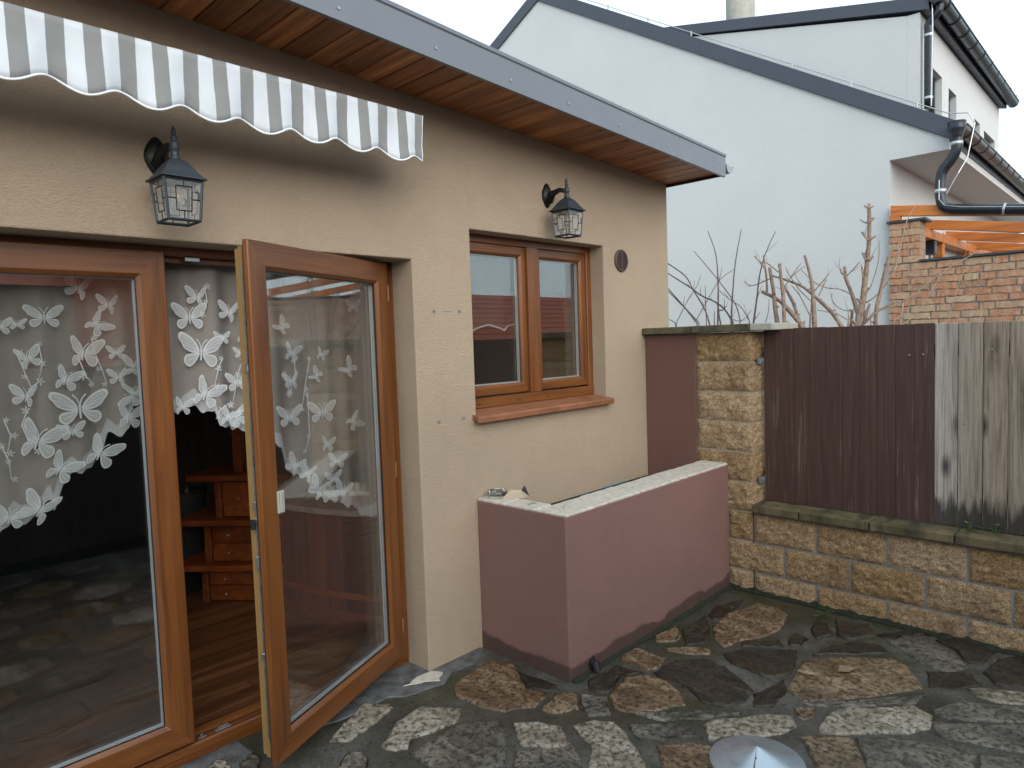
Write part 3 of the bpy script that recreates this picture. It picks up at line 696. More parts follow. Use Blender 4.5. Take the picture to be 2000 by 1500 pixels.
# ------------------------------------------------------------------ wall lanterns
def lantern(loc, label, grp):
    t = thing('wall_lantern', label, 'wall lamp', loc, grp); X, _, Z = loc     # loc: body axis foot on the wall, z = bottom of the body
    P = lambda x, y, z: (X+x, y, Z+z)
    yb = -.150
    mb = MB(); n = 20; w_, h_ = .042, .070
    mb.add([(X-.012+s*w_*math.cos(a)*(1+.06*math.cos(4*a)), y, Z+.268+s*h_*math.sin(a)*(1+.06*math.cos(4*a))) for s, y in ((1, .001), (1, -.008), (.8, -.016), (.55, -.024), (.0, -.026)) for a in np.linspace(0, 2*math.pi, n, endpoint=False)],
           [(i*n+k, i*n+(k+1) % n, (i+1)*n+(k+1) % n, (i+1)*n+k) for i in range(4) for k in range(n)]); mb.build('wall_plate', M_['lanternblack'], t, smooth=True)
    mb = MB(); mb.tube([P(-.01, -.015, .235), P(-.008, -.05, .275), P(-.004, -.10, .288), P(0, yb, .272)], [.030, .020, .014, .013], 10); mb.build('arm', M_['lanternblack'], t, smooth=True)
    mb = MB(); mb.lathe(P(0, yb, 0), [(.021, .228), (.019, .236), (.015, .243), (.014, .262), (.019, .268), (.019, .274), (.015, .278), (.018, .284), (.017, .29), (.010, .294), (.009, .306), (.013, .310), (.008, .314), (.009, .326), (.008, .336), (.003, .348), (.001, .352)], 14); mb.build('finial', M_['lantern'], t, smooth=True)
    mb = MB(); s2 = math.sqrt(2); mb.lathe(P(0, yb, 0), [(.081*s2, .152), (.081*s2, .157), (.072*s2, .163), (.058*s2, .180), (.046*s2, .200), (.034*s2, .216), (.020*s2, .229), (.006, .232)], 4, ang=math.pi/4); mb.build('lantern_roof', M_['lantern'], t, bevel=.002)
    a, b, zt, zb = .066, .055, .153, .006
    mb = MB()
    for sx in (-1, 1):
        for sy in (-1, 1): mb.tube([P(sx*a, yb+sy*a, zt), P(sx*b, yb+sy*b, zb)], .0055, 4)
    for z, s in ((zb, b), (zt-.004, a)):
        for k in range(4):
            p = [(-s, -s), (s, -s), (s, s), (-s, s)]; q = p[(k+1) % 4]; p = p[k]; mb.tube([P(p[0], yb+p[1], z), P(q[0], yb+q[1], z)], .0058, 4)
    mb.build('cage', M_['lantern'], t)
    def side(f):                                       # f(u,v): u -1..1 across, v 0..1 up the sloping side
        g_ = MB(); g_.add([f(-1, 0), f(1, 0), f(1, 1), f(-1, 1)], [(0, 1, 2, 3)]); g_.build('lantern_pane', M_['lampglass'], t)
        k = MB(); r_ = .0023
        L = [((-.45, .22), (.45, .22)), ((.45, .22), (.45, .80)), ((.45, .80), (-.45, .80)), ((-.45, .80), (-.45, .22)), ((0, 0), (0, .22)), ((0, .80), (0, 1)), ((-1, .5), (-.45, .5)), ((.45, .5), (1, .5)),
             ((.62, .68), (.85, .68)), ((.85, .68), (.85, .5)), ((-.62, .12), (-.62, .12))]
        for p, q in L:
            if p != q: k.tube([f(*p), f(*q)], r_, 4)
        k.build('tracery', M_['lanternblack'], t)
    mixv = lambda v: b+(a-b)*v
    side(lambda u, v: P(u*mixv(v), yb-mixv(v), zb+(zt-zb)*v)); side(lambda u, v: P(-mixv(v), yb+u*mixv(v), zb+(zt-zb)*v))
    side(lambda u, v: P(mixv(v), yb+u*mixv(v), zb+(zt-zb)*v)); side(lambda u, v: P(u*mixv(v), yb+mixv(v), zb+(zt-zb)*v))
    mb = MB(); mb.lathe(P(0, yb, 0), [(.012, .152), (.013, .12), (.020, .108), (.024, .090), (.020, .070), (.008, .058), (.001, .056)], 12); mb.build('bulb', M_['lampglass'], t, smooth=True)
    mb = MB(); mb.tube([P(0, yb, .125), P(0, yb, .080)], .004, 6); mb.build('filament', M_['bulb'], t)
lantern((.873, 0, 2.190), 'grey cast metal wall lantern with glass panes under the striped awning', 'wall lanterns on the house')
lantern((3.128, 0, 2.333), 'grey cast metal wall lantern with glass panes above the small window', 'wall lanterns on the house')

# ------------------------------------------------------------------ striped awning valance
aw = thing('awning', 'retracted awning with grey and white striped scalloped valance', 'awning', (.8, -.3, 2.55))
XA0, XA1, ZA = -.45, 1.916, 2.757
NX, NZ = 260, 9; mb = MB(); vs = []
def vbot(x):
    k = (x-STR0)/(2*STRP); return 2.5525-.019*math.cos(2*math.pi*(k))-.006*mnoise.noise(Vector((x*3, 0, 0)))
def vy(x, t):
    return -.300-.016*t*math.sin(2*math.pi*(x-STR0)/(2*STRP)+.6)-.010*t*mnoise.noise(Vector((x*5, t*2, 1)))-.004*mnoise.noise(Vector((x*17, t*6, 4)))
for i in range(NX+1):
    x = XA0+(XA1-XA0)*i/NX
    for j in range(NZ+1):
        t = j/NZ; zb = vbot(x)
        vs.append((x, vy(x, t), ZA+(zb-ZA)*t))
mb.add(vs, [(i*(NZ+1)+j, (i+1)*(NZ+1)+j, (i+1)*(NZ+1)+j+1, i*(NZ+1)+j+1) for i in range(NX) for j in range(NZ)])
vo = mb.build('valance', M_['valance'], aw, smooth=True, center=False)
sl = vo.modifiers.new('thickness', 'SOLIDIFY'); sl.thickness = .0015
mb = MB(); xs_ = np.linspace(XA0, XA1, 200); mb.tube([(x, vy(x, 1)-.001, vbot(x)) for x in xs_], .0042, 6); mb.tube([(XA1, vy(XA1, t), ZA+(vbot(XA1)-ZA)*t) for t in np.linspace(0, 1, 9)], .0028, 6)
mb.build('hem_trim', plain('white_trim', '#dfe4e8', .8), aw, smooth=True)
mb = MB(); mb.box(XA0, XA1-.03, -.286, -.225, 2.70, 2.742); mb.build('front_bar', M_['cappale'], aw, bevel=.01)
for x in (.1, 1.6):
    mb = MB(); mb.box(x, x+.05, -.226, .002, 2.705, 2.735); mb.build('wall_bracket', M_['cappale'], aw, bevel=.004)

# ------------------------------------------------------------------ lace curtain behind the doors
YC = .315
cur = thing('lace_curtain', 'sheer arched lace curtain with white butterflies hanging inside the glazed doors', 'curtain', (1.0, YC, 1.0))
hem_px = [(-140,1090),(-60,1062),(0,1045),(30,1020),(60,1018),(100,1000),(98,975),(125,930),(160,925),(180,905),(205,880),(212,850),(235,845),(250,830),(252,800),(270,790),(300,792),(345,800),(370,795),(395,802),(415,798),(424,838),(450,830),(480,845),(505,852),(545,872),(552,890),(565,925),(600,928),(610,965),(640,972),(690,990),(720,1008),(760,1015)]
hem = sorted([(at(u, v, 1, YC)[0], at(u, v, 1, YC)[2]) for u, v in hem_px])
hx = [h[0] for h in hem]; hz = [h[1] for h in hem]
hemz = lambda x: float(np.interp(x, hx, hz))+.010*math.sin(x*55)+.006*math.sin(x*131)
fold = lambda x, z: YC+.022*math.sin(x*21+.5*math.sin(x*9))+.010*math.sin(x*47)
X0c, X1c = hx[0], min(hx[-1], 2.0)
def strip(name, top, bot, mat, dy=0, nx=240, nz=10):
    mb = MB(); vs = []
    for i in range(nx+1):
        x = X0c+(X1c-X0c)*i/nx
        for j in range(nz+1):
            z = top(x)+(bot(x)-top(x))*j/nz; vs.append((x, fold(x, z)+dy, z))
    mb.add(vs, [(i*(nz+1)+j, (i+1)*(nz+1)+j, (i+1)*(nz+1)+j+1, i*(nz+1)+j+1) for i in range(nx) for j in range(nz)])
    return mb.build(name, mat, cur, smooth=True)
strip('veil', lambda x: 2.14, hemz, M_['sheer'])
strip('lace_border', lambda x: hemz(x)+.040+.034*abs(math.sin(x*24+1)), lambda x: hemz(x)-.001, M_['lacethin'], -.0025, 300, 2)
mb = MB(); mb.tube([(X0c-.1, YC, 2.145), (X1c, YC, 2.145)], .010, 8); mb.build('curtain_rod', M_['shelfwood'], cur)
def wing(pts, m=14):
    """smooth closed outline through control points"""
    n = len(pts); o = []
    for i in range(n):
        p0, p1, p2, p3 = [Vector((*pts[(i+k-1) % n], 0)) for k in range(4)]
        for j in range(3):
            t = j/3; o.append(.5*((2*p1)+(-p0+p2)*t+(2*p0-5*p1+4*p2-p3)*t*t+(-p0+3*p1-3*p2+p3)*t*t*t))
    return o
def butterfly(style, asp=1.0):
    mb = MB()
    up_ = [(.03, .05), (.20, .34), (.48, .50), (.56, .38), (.47, .22), (.40, .10), (.2, 0)]
    lo_ = [(.03, 0), (.2, -.02), (.36, -.06), (.40, -.22), (.28, -.34), (.14, -.24)]
    sx = [(1, asp), (-1, asp)] if style == 0 else ([(1, asp), (-.62, 1.05)] if style == 1 else [(.55, 1.1), (-1.05, asp)])
    for s, q in sx:
        for ve in ((.50, .44), (.52, .32), (.44, .20), (.34, -.10), (.33, -.22), (.22, -.28)):
            mb.tube([(.05*s, -.004, .02), (ve[0]*.55*s, -.004, ve[1]*q*.62), (ve[0]*s*.92, -.004, ve[1]*q*.92)], .007, 4)
        for w_ in (up_, lo_):
            o = wing([(p[0]*s, p[1]*q) for p in w_]); c_ = sum(o, Vector())/len(o)
            # an outer rim and a slightly raised inner field, parted by a narrow gap like lace
            k = len(o); mb.add([(p.x, 0, p.y) for p in o]+[((p.lerp(c_, .22)).x, -.002, (p.lerp(c_, .22)).y) for p in o], [(i, (i+1) % k, k+(i+1) % k, k+i) for i in range(k)])
            mb.add([((p.lerp(c_, .22)).x, -.002, (p.lerp(c_, .22)).y) for p in o], [tuple(range(k))], 1)
    mb.tube([(0, -.006, -.18), (0, -.006, .12)], [.018, .028], 6)
    for s in (-1, 1): mb.tube([(0, -.006, .12), (s*.05, -.006, .25), (s*.13, -.006, .34)], [.014, .012, .018], 5)
    return mb.mesh('butterfly', [M_['lace'], M_['lacethin']])
BF = [butterfly(0), butterfly(0, .86), butterfly(1), butterfly(2, .9)]
bfl = [ # photo pixel, wingspan in px, roll, style
 (82,622,62,0,0),(50,702,50,-15,1),(157,692,68,8,1),(123,742,54,20,1),(47,775,52,10,1),(152,800,92,0,0),(228,738,40,5,1),(222,690,32,0,0),(68,862,86,18,1),(137,843,46,-5,0),(176,960,70,30,1),(112,915,66,35,1),(190,885,70,28,1),(215,850,60,20,1),(75,995,72,35,1),(15,1010,60,20,0),(255,720,46,-80,1),(256,770,50,-70,1),(245,815,56,10,1),(150,565,56,15,1),(182,635,50,50,1),(30,1255-620,30,0,0),(208,598,44,10,1),(-5,640,40,0,0),
 (380,583,46,10,1),(365,622,62,0,0),(442,612,46,15,1),(387,690,80,5,0),(428,662,30,0,0),(458,748,44,0,0),(395,770,66,25,1),(458,812,50,70,1),(440,815,44,20,1),(472,660,40,40,1),(350,795,40,10,1),(465,690,30,0,0),
 (565,745,38,0,1),(562,690,40,15,1),(620,693,28,20,1),(612,735,32,-60,1),(560,815,50,0,0),(623,806,58,0,0),(675,722,40,-50,1),(683,822,40,60,1),(632,868,34,10,1),(652,900,40,10,0),(645,935,36,0,0),(570,910,46,40,1),(595,925,40,30,1),(616,955,50,40,1),(664,960,46,30,1),(545,640,36,-50,1),(683,600,30,0,0),(545,880,40,10,1),(640,968,40,10,0)]
for u, v, px, rl, st in bfl:
    p = at(u, v, 1, YC-.004); d_ = (np.array(p)-CAM)@fw; s = px/FPX*d_*.98
    if p[2] > 2.10 or p[0] > 1.98 or p[2] < hemz(p[0])-.005: continue
    o = link('butterfly', random.choice(BF[st*2:st*2+2]), cur, (p[0], YC-.036, p[2])); o.scale = (s, s, s); o.rotation_euler = (0, R(rl), 0)
# stems with small blossoms between the butterflies
fl = MB()
for k in range(5):
    a = k*2*math.pi/5; fl.add([(0, 0, 0), (.5*math.cos(a-.35), 0, .5*math.sin(a-.35)), (1*math.cos(a), 0, 1*math.sin(a)), (.5*math.cos(a+.35), 0, .5*math.sin(a+.35))], [(0, 1, 2, 3)])
flm = fl.mesh('blossom', M_['lace'])
stems = [[(30,690),(48,735),(60,760)],[(72,672),(80,710),(72,745)],[(50,800),(40,830),(52,860),(70,880)],[(175,660),(182,690),(195,720),(205,750)],[(150,700),(165,735),(180,750)],[(0,870),(15,900),(20,935)],[(5,820),(18,850),(12,885)],[(395,560),(400,590),(385,615)],[(415,755),(422,720),(430,700)],[(470,700),(460,730),(450,790)],[(440,790),(425,800),(420,815)],[(570,705),(572,730),(560,770)],[(552,730),(560,765)],[(596,770),(600,850),(592,880)],[(600,700),(590,760),(585,800)]]
for st in stems:
    P_ = [at(u, v, 1, YC-.012) for u, v in st]
    mb = MB(); mb.tube([(p[0], YC-.036, p[2]) for p in P_], .0022, 5); mb.build('lace_stem', M_['lace'], cur, smooth=True)
    for p in P_:
        o = link('blossom', flm, cur, (p[0]+random.uniform(-.012, .012), YC-.038, p[2])); s = random.uniform(.012, .02); o.scale = (s, s, s); o.rotation_euler = (0, random.random()*6, 0)
# window curtain
wc = thing('window_curtain', 'short sheer curtain with scalloped hem inside the small window', 'curtain', (3, .26, 1.7))
mb = MB(); vs = []; nx, nz = 120, 6
for i in range(nx+1):
    x = WX0+.03+(3.07-WX0-.03)*i/nx; zb = 1.79+.035*abs(math.sin((x-WX0)*13))+.28*max(0, (x-3.25)/.4)*0-.25*max(0, (x-3.45)/.2)
    for j in range(nz+1): z = 2.30+(zb-2.30)*j/nz; vs.append((x, .26+.015*math.sin(x*40), z))
mb.add(vs, [(i*(nz+1)+j, (i+1)*(nz+1)+j, (i+1)*(nz+1)+j+1, i*(nz+1)+j+1) for i in range(nx) for j in range(nz)])
mb.build('veil', veil('thin_voile', '#c9c6c4', .13), wc, smooth=True)
mb = MB(); mb.tube([(WX0+.03+(3.07-WX0-.03)*i/nx, .252+.015*math.sin((WX0+.03+(3.07-WX0-.03)*i/nx)*40), vs[i*(nz+1)+nz][2]) for i in range(nx+1)], .006, 5); mb.build('lace_hem', M_['lacethin'], wc, smooth=True)

# ------------------------------------------------------------------ inside: stepped cabinet, curved bar, basket
ca = thing('stepped_cabinet', 'reddish wooden stepped cabinet with drawers and shelf boards inside the doorway', 'cabinet', (1.75, 1.8, .06))
t0 = np.array([1.683, 1.817]); tx = np.array([.626, -.78]); ty = np.array([.78, .626])
def cbox(name, s0, s1, d0, d1, z0, z1, mat='shelfwood', parent=ca, bevel=.004):
    mb = MB(); pts = [t0+tx*s+ty*d for s, d in ((s0, d0), (s1, d0), (s1, d1), (s0, d1))]
    mb.prism([(p[0], p[1], z0) for p in pts], (0, 0, z1-z0)); return mb.build(name, M_[mat], parent, bevel=bevel)
for (sl_, z0, z1, zb, wd) in ((-.20, .285, .325, .06, .75), (-.165, .585, .625, .325, .70), (-.075, .880, .920, .625, .62)):
    cbox('shelf_board', sl_, wd, -.10, .36, z0, z1)
    s0 = sl_+.15
    cbox('upright', s0, s0+.045, -.03, .33, zb, z0); cbox('carcass', s0+.046, wd-.02, -.01, .33, zb, z0)
    h = (z0-zb-.02)/2
    for k in range(2 if zb < .6 else 1):
        hh = h if zb < .6 else 2*h
        dr = cbox('drawer', s0+.055, wd-.05, -.028, -.011, zb+.008+k*(h+.004), zb+.004+k*(h+.004)+hh)
        q = t0+tx*(s0+.17)+ty*-.04; mb = MB(); zc = zb+k*h+hh*.55; mb.lathe((q[0], q[1], zc), [(.003, -.008), (.010, -.003), (.010, .003), (.003, .008)], 10); mb.build('knob', M_['metal'], dr, smooth=True)
cbox('post', .19, .25, .02, .08, .92, 2.3)
bar = thing('curved_bar', 'curved brown plank bar counter inside behind the open door', 'bar counter', (2.2, 1.1, .06))
cx, cy, rb = 3.55, 1.42, 1.60
n = 15
for i in range(n):
    a0, a1 = R(132)+R(4.7)*i+.0015, R(132)+R(4.7)*(i+1)-.0015
    pts = [(cx+r_*math.cos(a), cy+r_*math.sin(a)) for r_, a in ((rb, a0), (rb, a1), (rb-.04, a1), (rb-.04, a0))]
    if min(p[1] for p in pts) < .40: continue
    mb = MB(); mb.prism([(p[0], p[1], .06) for p in pts], (0, 0, .66)); mb.build('stave', M_['barwood'], bar, bevel=.003)
def arc(name, r0, r1, z0, z1, mat, a0=133, a1=216):
    mb = MB(); A_ = np.linspace(R(a0), R(a1), 30); vs = []
    for a in A_:
        for r_, z in ((r0, z0), (r1, z0), (r1, z1), (r0, z1)): vs.append((cx+r_*math.cos(a), max(cy+r_*math.sin(a), .38), z))
    mb.add(vs, [(i*4+k, i*4+(k+1) % 4, (i+1)*4+(k+1) % 4, (i+1)*4+k) for i in range(29) for k in range(4)]); return mb.build(name, mat, bar)
arc('plinth', rb-.02, rb+.012, .061, .115, M_['barwood']); arc('hoop', rb+.001, rb+.010, .20, .235, M_['shelfwood']); arc('counter_top', rb-.25, rb+.05, .7205, .755, M_['mortarlight'])
bk = thing('log_basket', 'dark basket of dry twigs and leaves inside the doorway', 'basket', (1.62, 2.15, .06))
mb = MB(); mb.lathe((1.66, 2.2, .06), [(.13, 0), (.16, .62), (.17, .70), (.15, .70), (.12, .03)], 18); mb.build('basket', M_['darkstone'], bk, smooth=True)
for k in range(16):
    a = random.random()*6.28; r_ = random.uniform(.02, .15); p = (1.66+r_*math.cos(a), 2.2+r_*math.sin(a), .70+random.uniform(0, .05)); s = .05
    mb = MB(); u_ = Vector((random.uniform(-1, 1), random.uniform(-1, 1), random.uniform(-.4, .6))).normalized()*s; v_ = u_.cross(Vector((random.random(), .3, 1))).normalized()*s*.4
    P0 = Vector(p); mb.add([P0-u_, P0+v_+Vector((0, 0, .012)), P0+u_, P0-v_], [(0, 1, 2), (0, 2, 3)]); mb.build('dry_leaf', M_['dry'], bk)

# ------------------------------------------------------------------ planter box
XP, YP, ZP, XW = 2.4411, -.6381, .843, 4.172
pb = thing('planter', 'red brown stucco raised planter against the house', 'planter', (2.5, -.6, 0))
mb = MB(); mb.prism([(XP, .0, -.04), (XP, YP, -.04), (XW-.002, YP, -.04), (XW-.002, YP+.2, -.04), (XP+.14, YP+.2, -.04), (XP+.14, 0, -.04)], (0, 0, ZP+.04)); mb.build('planter_wall', M_['red'], pb, bevel=.008, seg=2)
def top_slab(x0, x1, y0, y1, nm='top_tile'):
    mb = MB(); nx, ny = max(2, int((x1-x0)/.03)), max(2, int((y1-y0)/.03)); vs = []
    per = [(x0+(x1-x0)*i/nx, y0) for i in range(nx)]+[(x1, y0+(y1-y0)*i/ny) for i in range(ny)]+[(x1-(x1-x0)*i/nx, y1) for i in range(nx)]+[(x0, y1-(y1-y0)*i/ny) for i in range(ny)]
    pp = [(x+.007*mnoise.noise(Vector((x*22, y*22, 1))), y+.007*mnoise.noise(Vector((x*22, y*22, 9)))) for x, y in per]
    mb.prism([(x, y, ZP-.006) for x, y in pp], (0, 0, .014+random.uniform(0, .004))); return mb.build(nm, M_['plaster'], pb, bevel=.004)
xx = XP+.004; 
top_slab(XP+.002, XP+.138, YP+.205, -.21); top_slab(XP+.002, XP+.138, -.206, -.004)
while xx < XW-.03:
    x1 = min(xx+random.uniform(.26, .36), XW-.004); top_slab(xx, x1-.004, YP+.002, YP+.198); xx = x1
mb = MB(); mb.box(XP+.141, XW-.003, YP+.201, -.002, -.03, .70); mb.build('soil', M_['moss'], pb)
p = at(1155, 1318, 1, YP); mb = MB(); mb.tube([(p[0], YP+.02, .05), (p[0], YP-.03, .045), (p[0]-.005, YP-.045, .01)], [.022, .022, .016], 8); mb.prism([(p[0]-.02, YP-.004, .0), (p[0]+.03, YP-.02, .0), (p[0]+.005, YP-.01, .085)], (0, -.006, 0)); mb.build('drain_spout', M_['black'], pb)
mb = MB(); mb.tube([(2.535, -.545, ZP+.006), (2.54, -.55, ZP+.03), (2.548, -.552, ZP+.032)], .0025, 5); mb.tube([(2.56, -.35, ZP+.006), (2.52, -.36, ZP+.02), (2.49, -.34, ZP+.012)], .0025, 5); mb.build('wire_end', M_['metal'], pb)
ac = np.array([2.527, -.075, ZP+.011])
at_ = thing('ashtray', 'round clear glass ashtray on the planter corner by the wall', 'ashtray', ac)
gm = NT('ashtray_glass'); gm.b.inputs['Transmission Weight'].default_value = 1; gm.b.inputs['IOR'].default_value = 1.45; gm.fin((.85, .92, .92, 1), .04)
mb = MB(); mb.lathe(ac, [(.046, 0), (.052, .004), (.056, .034), (.052, .036), (.047, .012), (.001, .010)], 24); mb.build('bowl', gm.m, at_, smooth=True)
mb = MB(); mb.lathe(ac, [(.040, .0125), (.036, .017), (.001, .019)], 12); mb.build('ash', M_['darkstone'], at_)
mb = MB(); mb.tube([ac+(.01, -.02, .02), ac+(.045, -.03, .03)], .004, 6); mb.tube([ac+(-.02, .0, .02), ac+(.0, .03, .026)], .004, 6); mb.build('cigarette_end', M_['cappale'], at_)
q = np.array([2.565, -.165, ZP+.011]); mb = MB()
mb.add([q+(-.055, .035, 0), q+(.035, -.05, 0), q+(.085, -.035, .001), q+(.0, .07, .002), q+(.0, .02, .042), q+(.05, -.01, .036)], [(0,1,5,4), (1,2,5), (3,0,4), (2,3,4,5), (0,3,2,1)])
tag(mb.build('folded_card', M_['card']), 'folded beige card lying beside the ashtray on the planter', 'card')
mb = MB(); q2 = q+(.075, -.02, 0); mb.add([q2+(-.018, .012, 0), q2+(.018, -.014, 0), q2+(.02, .016, 0), q2+(-.01, .024, .0), q2+(.004, .006, .058), q2+(-.012, .012, .040)], [(0,1,4,5), (1,2,4), (2,3,4), (3,0,5), (3,5,4), (0,3,2,1)])
tag(mb.build('plastic_scrap', M_['black']), 'small black plastic scrap behind the folded card on the planter', 'scrap')

# ------------------------------------------------------------------ block wall with pillar and coping
XB = 4.180; YQ = -.8059; Z0 = .1328
gw = thing('block_wall', 'low split face sandstone block wall with gate pillar beside the planter', 'wall', (4.3, -1.5, 0))
mb = MB(); mb.box(XB+.004, XB+.20, -4.6, YQ-.002, -.06, .542); mb.build('mortar_core', M_['mortar'], gw)
mb = MB(); mb.box(XB+.004, XB+.292, YQ+.012, -.4065, -.06, 1.731); mb.build('mortar_core', M_['mortarlight'], gw)
mb = MB(); mb.box(XB-.008, XB+.30, -.4055, -.001, -.04, 1.7325); mb.build('rendered_panel', M_['redw'], gw, bevel=.005)
def block_mesh(ly, lz, dx, seed, side=False):
    """split face on -x (and on -y if side); origin at centre bottom of the front plane"""
    mb = MB(); ny, nz = max(4, int(ly/.018)), max(4, int(lz/.018)); vs = []
    for i in range(ny+1):
        for j in range(nz+1):
            y = ly/2-ly*i/ny; z = lz*j/nz
            e = min(i, ny-i, j, nz-j); k = min(e/1.5, 1)
            d = .012+.010*mnoise.noise(Vector((y*14+seed*7, z*18, seed)))+.008*mnoise.noise(Vector((y*45, z*60+seed*3, seed)))
            yy = y
            if side and i == ny: yy = y
            vs.append((-max(d, 0)*k, yy+(0 if 0 < i < ny else .003*mnoise.noise(Vector((z*40, seed, 1)))), z+(0 if 0 < j < nz else .003*mnoise.noise(Vector((y*40, seed, 5))))))
    mb.add(vs, [(i*(nz+1)+j, (i+1)*(nz+1)+j, (i+1)*(nz+1)+j+1, i*(nz+1)+j+1) for i in range(ny) for j in range(nz)])
    nx = max(3, int(dx/.02)); vs = []
    for sgn, yv in ((-1, -ly/2), (1, ly/2)):
        vs = []
        for i in range(nx+1):
            for j in range(nz+1):
                x = dx*i/nx; z = lz*j/nz; e = min(i, nx-i, j, nz-j); k = min(e/1.5, 1) if (side and sgn < 0) else 0
                d = .008+.009*mnoise.noise(Vector((x*20+seed, z*24, seed*2)))+.006*mnoise.noise(Vector((x*60, z*60, seed)))
                vs.append((x, yv-max(d, 0)*k, z))
        mb.add(vs, [(i*(nz+1)+j, (i+1)*(nz+1)+j, (i+1)*(nz+1)+j+1, i*(nz+1)+j+1) for i in range(nx) for j in range(nz)])
    for z in (0, lz): mb.add([(0, -ly/2, z), (dx, -ly/2, z), (dx, ly/2, z), (0, ly/2, z)], [(0, 1, 2, 3)])
    return mb.mesh('block', M_['block'])
full = [block_mesh(.388, .188, .10, s) for s in range(5)]
for r_, off in ((0, 0), (1, -.2), (2, 0)):
    z = Z0+.2*(r_-1)+.006; k = 0
    ys = [YQ+off-.4*i for i in range(10)]
    if r_ == 1:  ys = [YQ+.2-.0]+ys
    for y1 in ys:
        if y1-.4 < -4.55: break
        link('block', random.choice(full), gw, (XB+.002, y1-.2, z))
half = block_mesh(.165, .188, .10, 11)
for r_ in (0, 2): link('block', half, gw, (XB+.002, YQ+.0895, Z0+.2*(r_-1)+.006))
pil = [block_mesh(.392, .188, .294, s+20, True) for s in range(4)]
for k in range(2, 8): link('block', pil[k % 4], gw, (XB+.001, (YQ-.4065)/2, Z0+.2*k+.006))
def slab(x0, x1, y0, y1, z0, z1, mat, nm='coping_slab'):
    mb = MB(); mb.box(x0, x1, y0, y1, z0, z1); return mb.build(nm, mat, gw, bevel=.007, seg=2)
yy = [-.812, -1.115, -1.523, -1.95, -2.39, -2.82, -3.25, -3.7, -4.15, -4.6]
for a, b in zip(yy, yy[1:]): slab(4.132, 4.42, b+.003, a-.003, .543+random.uniform(-.002, .002), .597+random.uniform(-.003, .003), M_['coping'])
slab(4.128, 4.56, -.395, .0-.003, 1.734, 1.781, M_['capdark'], 'pillar_cap'); slab(4.128, 4.56, -.815, -.399, 1.7335, 1.782, M_['capdark'], 'pillar_cap'); slab(4.130, 4.56, -.962, -.8165, 1.735, 1.781, M_['cappale'], 'pillar_cap')
# moss along the foot of the wall
mb = MB(); rg = []
for i in range(160):
    y = -.62-i*.024; w_ = .035+.035*abs(mnoise.noise(Vector((y*6, 0, 0))))+.02*mnoise.noise(Vector((y*25, 0, 2)))
    rg.append((XB-w_, y)) 
vs = []
for x, y in rg: vs += [(x, y, .004), ((x+XB)/2, y, .016+.008*mnoise.noise(Vector((y*40, 1, 1)))), (XB+.01, y, .03+.02*mnoise.noise(Vector((y*22, 5, 1))))]
mb.add(vs, [(i*3+k, i*3+k+1, (i+1)*3+k+1, (i+1)*3+k) for i in range(159) for k in range(2)]); tag(mb.build('moss_strip', M_['moss']), 'dark damp moss along the foot of the block wall', 'moss', kind='stuff')
mb = MB(); vs = []
for i in range(90):
    x = 2.45+i*.0192; w_ = .02+.03*abs(mnoise.noise(Vector((x*5, 0, 3))))+.012*mnoise.noise(Vector((x*30, 0, 2)))
    vs += [(x, YP-w_, .003), (x, YP-w_*.5, .010), (x, YP+.004, .016+.012*mnoise.noise(Vector((x*22, 5, 1))))]
mb.add(vs, [(i*3+k, i*3+k+1, (i+1)*3+k+1, (i+1)*3+k) for i in range(89) for k in range(2)]); tag(mb.build('moss_strip', M_['moss']), 'thin dark moss along the foot of the planter', 'moss', kind='stuff')

# ------------------------------------------------------------------ timber fence on the wall
fe = thing('wooden_fence', 'vertical board fence, brown painted boards then bare grey boards, on the block wall', 'fence', (4.31, -2, .6))
XF = 4.300
edges = [-.834-.0983*i for i in range(11)]
for i, (a, b) in enumerate(zip(edges, edges[1:])):
    dx = random.uniform(-.001, .001); mb = MB(); mb.box(XF+dx, XF+.02+dx, b+.0006, a-.0006, .602, 1.742+random.uniform(-.002, .002)); mb.build('board', M_['paint'], fe, bevel=.0015)
ge = [-1.8185, -1.932, -2.05, -2.163, -2.28, -2.40, -2.52, -2.64, -2.76, -2.88, -3.0, -3.12, -3.24, -3.36, -3.48, -3.6, -3.72, -3.84, -3.96, -4.08, -4.2, -4.32, -4.44, -4.56]
for a, b in zip(ge, ge[1:]):
    dx = random.uniform(-.004, .004); mb = MB(); zt_ = 1.738+random.uniform(-.004, .004)
    mb.box(XF-.004+dx, XF+.018+dx, b+.002, a-.002, .600, zt_); bo = mb.build('board', M_['greyboard'], fe, bevel=.0035, seg=2)
    for z in (.78, 1.18, 1.60):
        m2 = MB(); yc = (a+b)/2+random.uniform(-.03, .03); zz_ = z+random.uniform(-.02, .02); m2.tube([(XF-.002+dx, yc, zz_), (XF-.0065+dx, yc, zz_)], .004, 6); m2.build('nail', M_['metal'], bo)
for z in (.75, 1.55):
    mb = MB(); mb.box(XF+.024, XF+.06, -4.56, -.83, z, z+.08); mb.build('rail', M_['greyboard'], fe)
for u, v in ((1776,693),(1803,692)):
    p = at(u, v, 0, XF-.003); mb = MB(); mb.tube([(XF+.001, p[1], p[2]), (XF-.005, p[1], p[2])], .0045, 6); mb.build('nail', M_['cappale'], fe)
for u, v in ((1485,705),(1486,938)):
    p = at(u, v, 1, YQ-.016); mb = MB(); mb.box(XF-.058, XF-.002, YQ-.030, YQ-.006, p[2]-.020, p[2]+.020); mb.box(XF-.046, XF-.014, YQ-.037, YQ-.0302, p[2]-.012, p[2]+.012); mb.build('bracket', plain('blue_grey_bracket', '#7b8890', .45, .5), fe, bevel=.003)

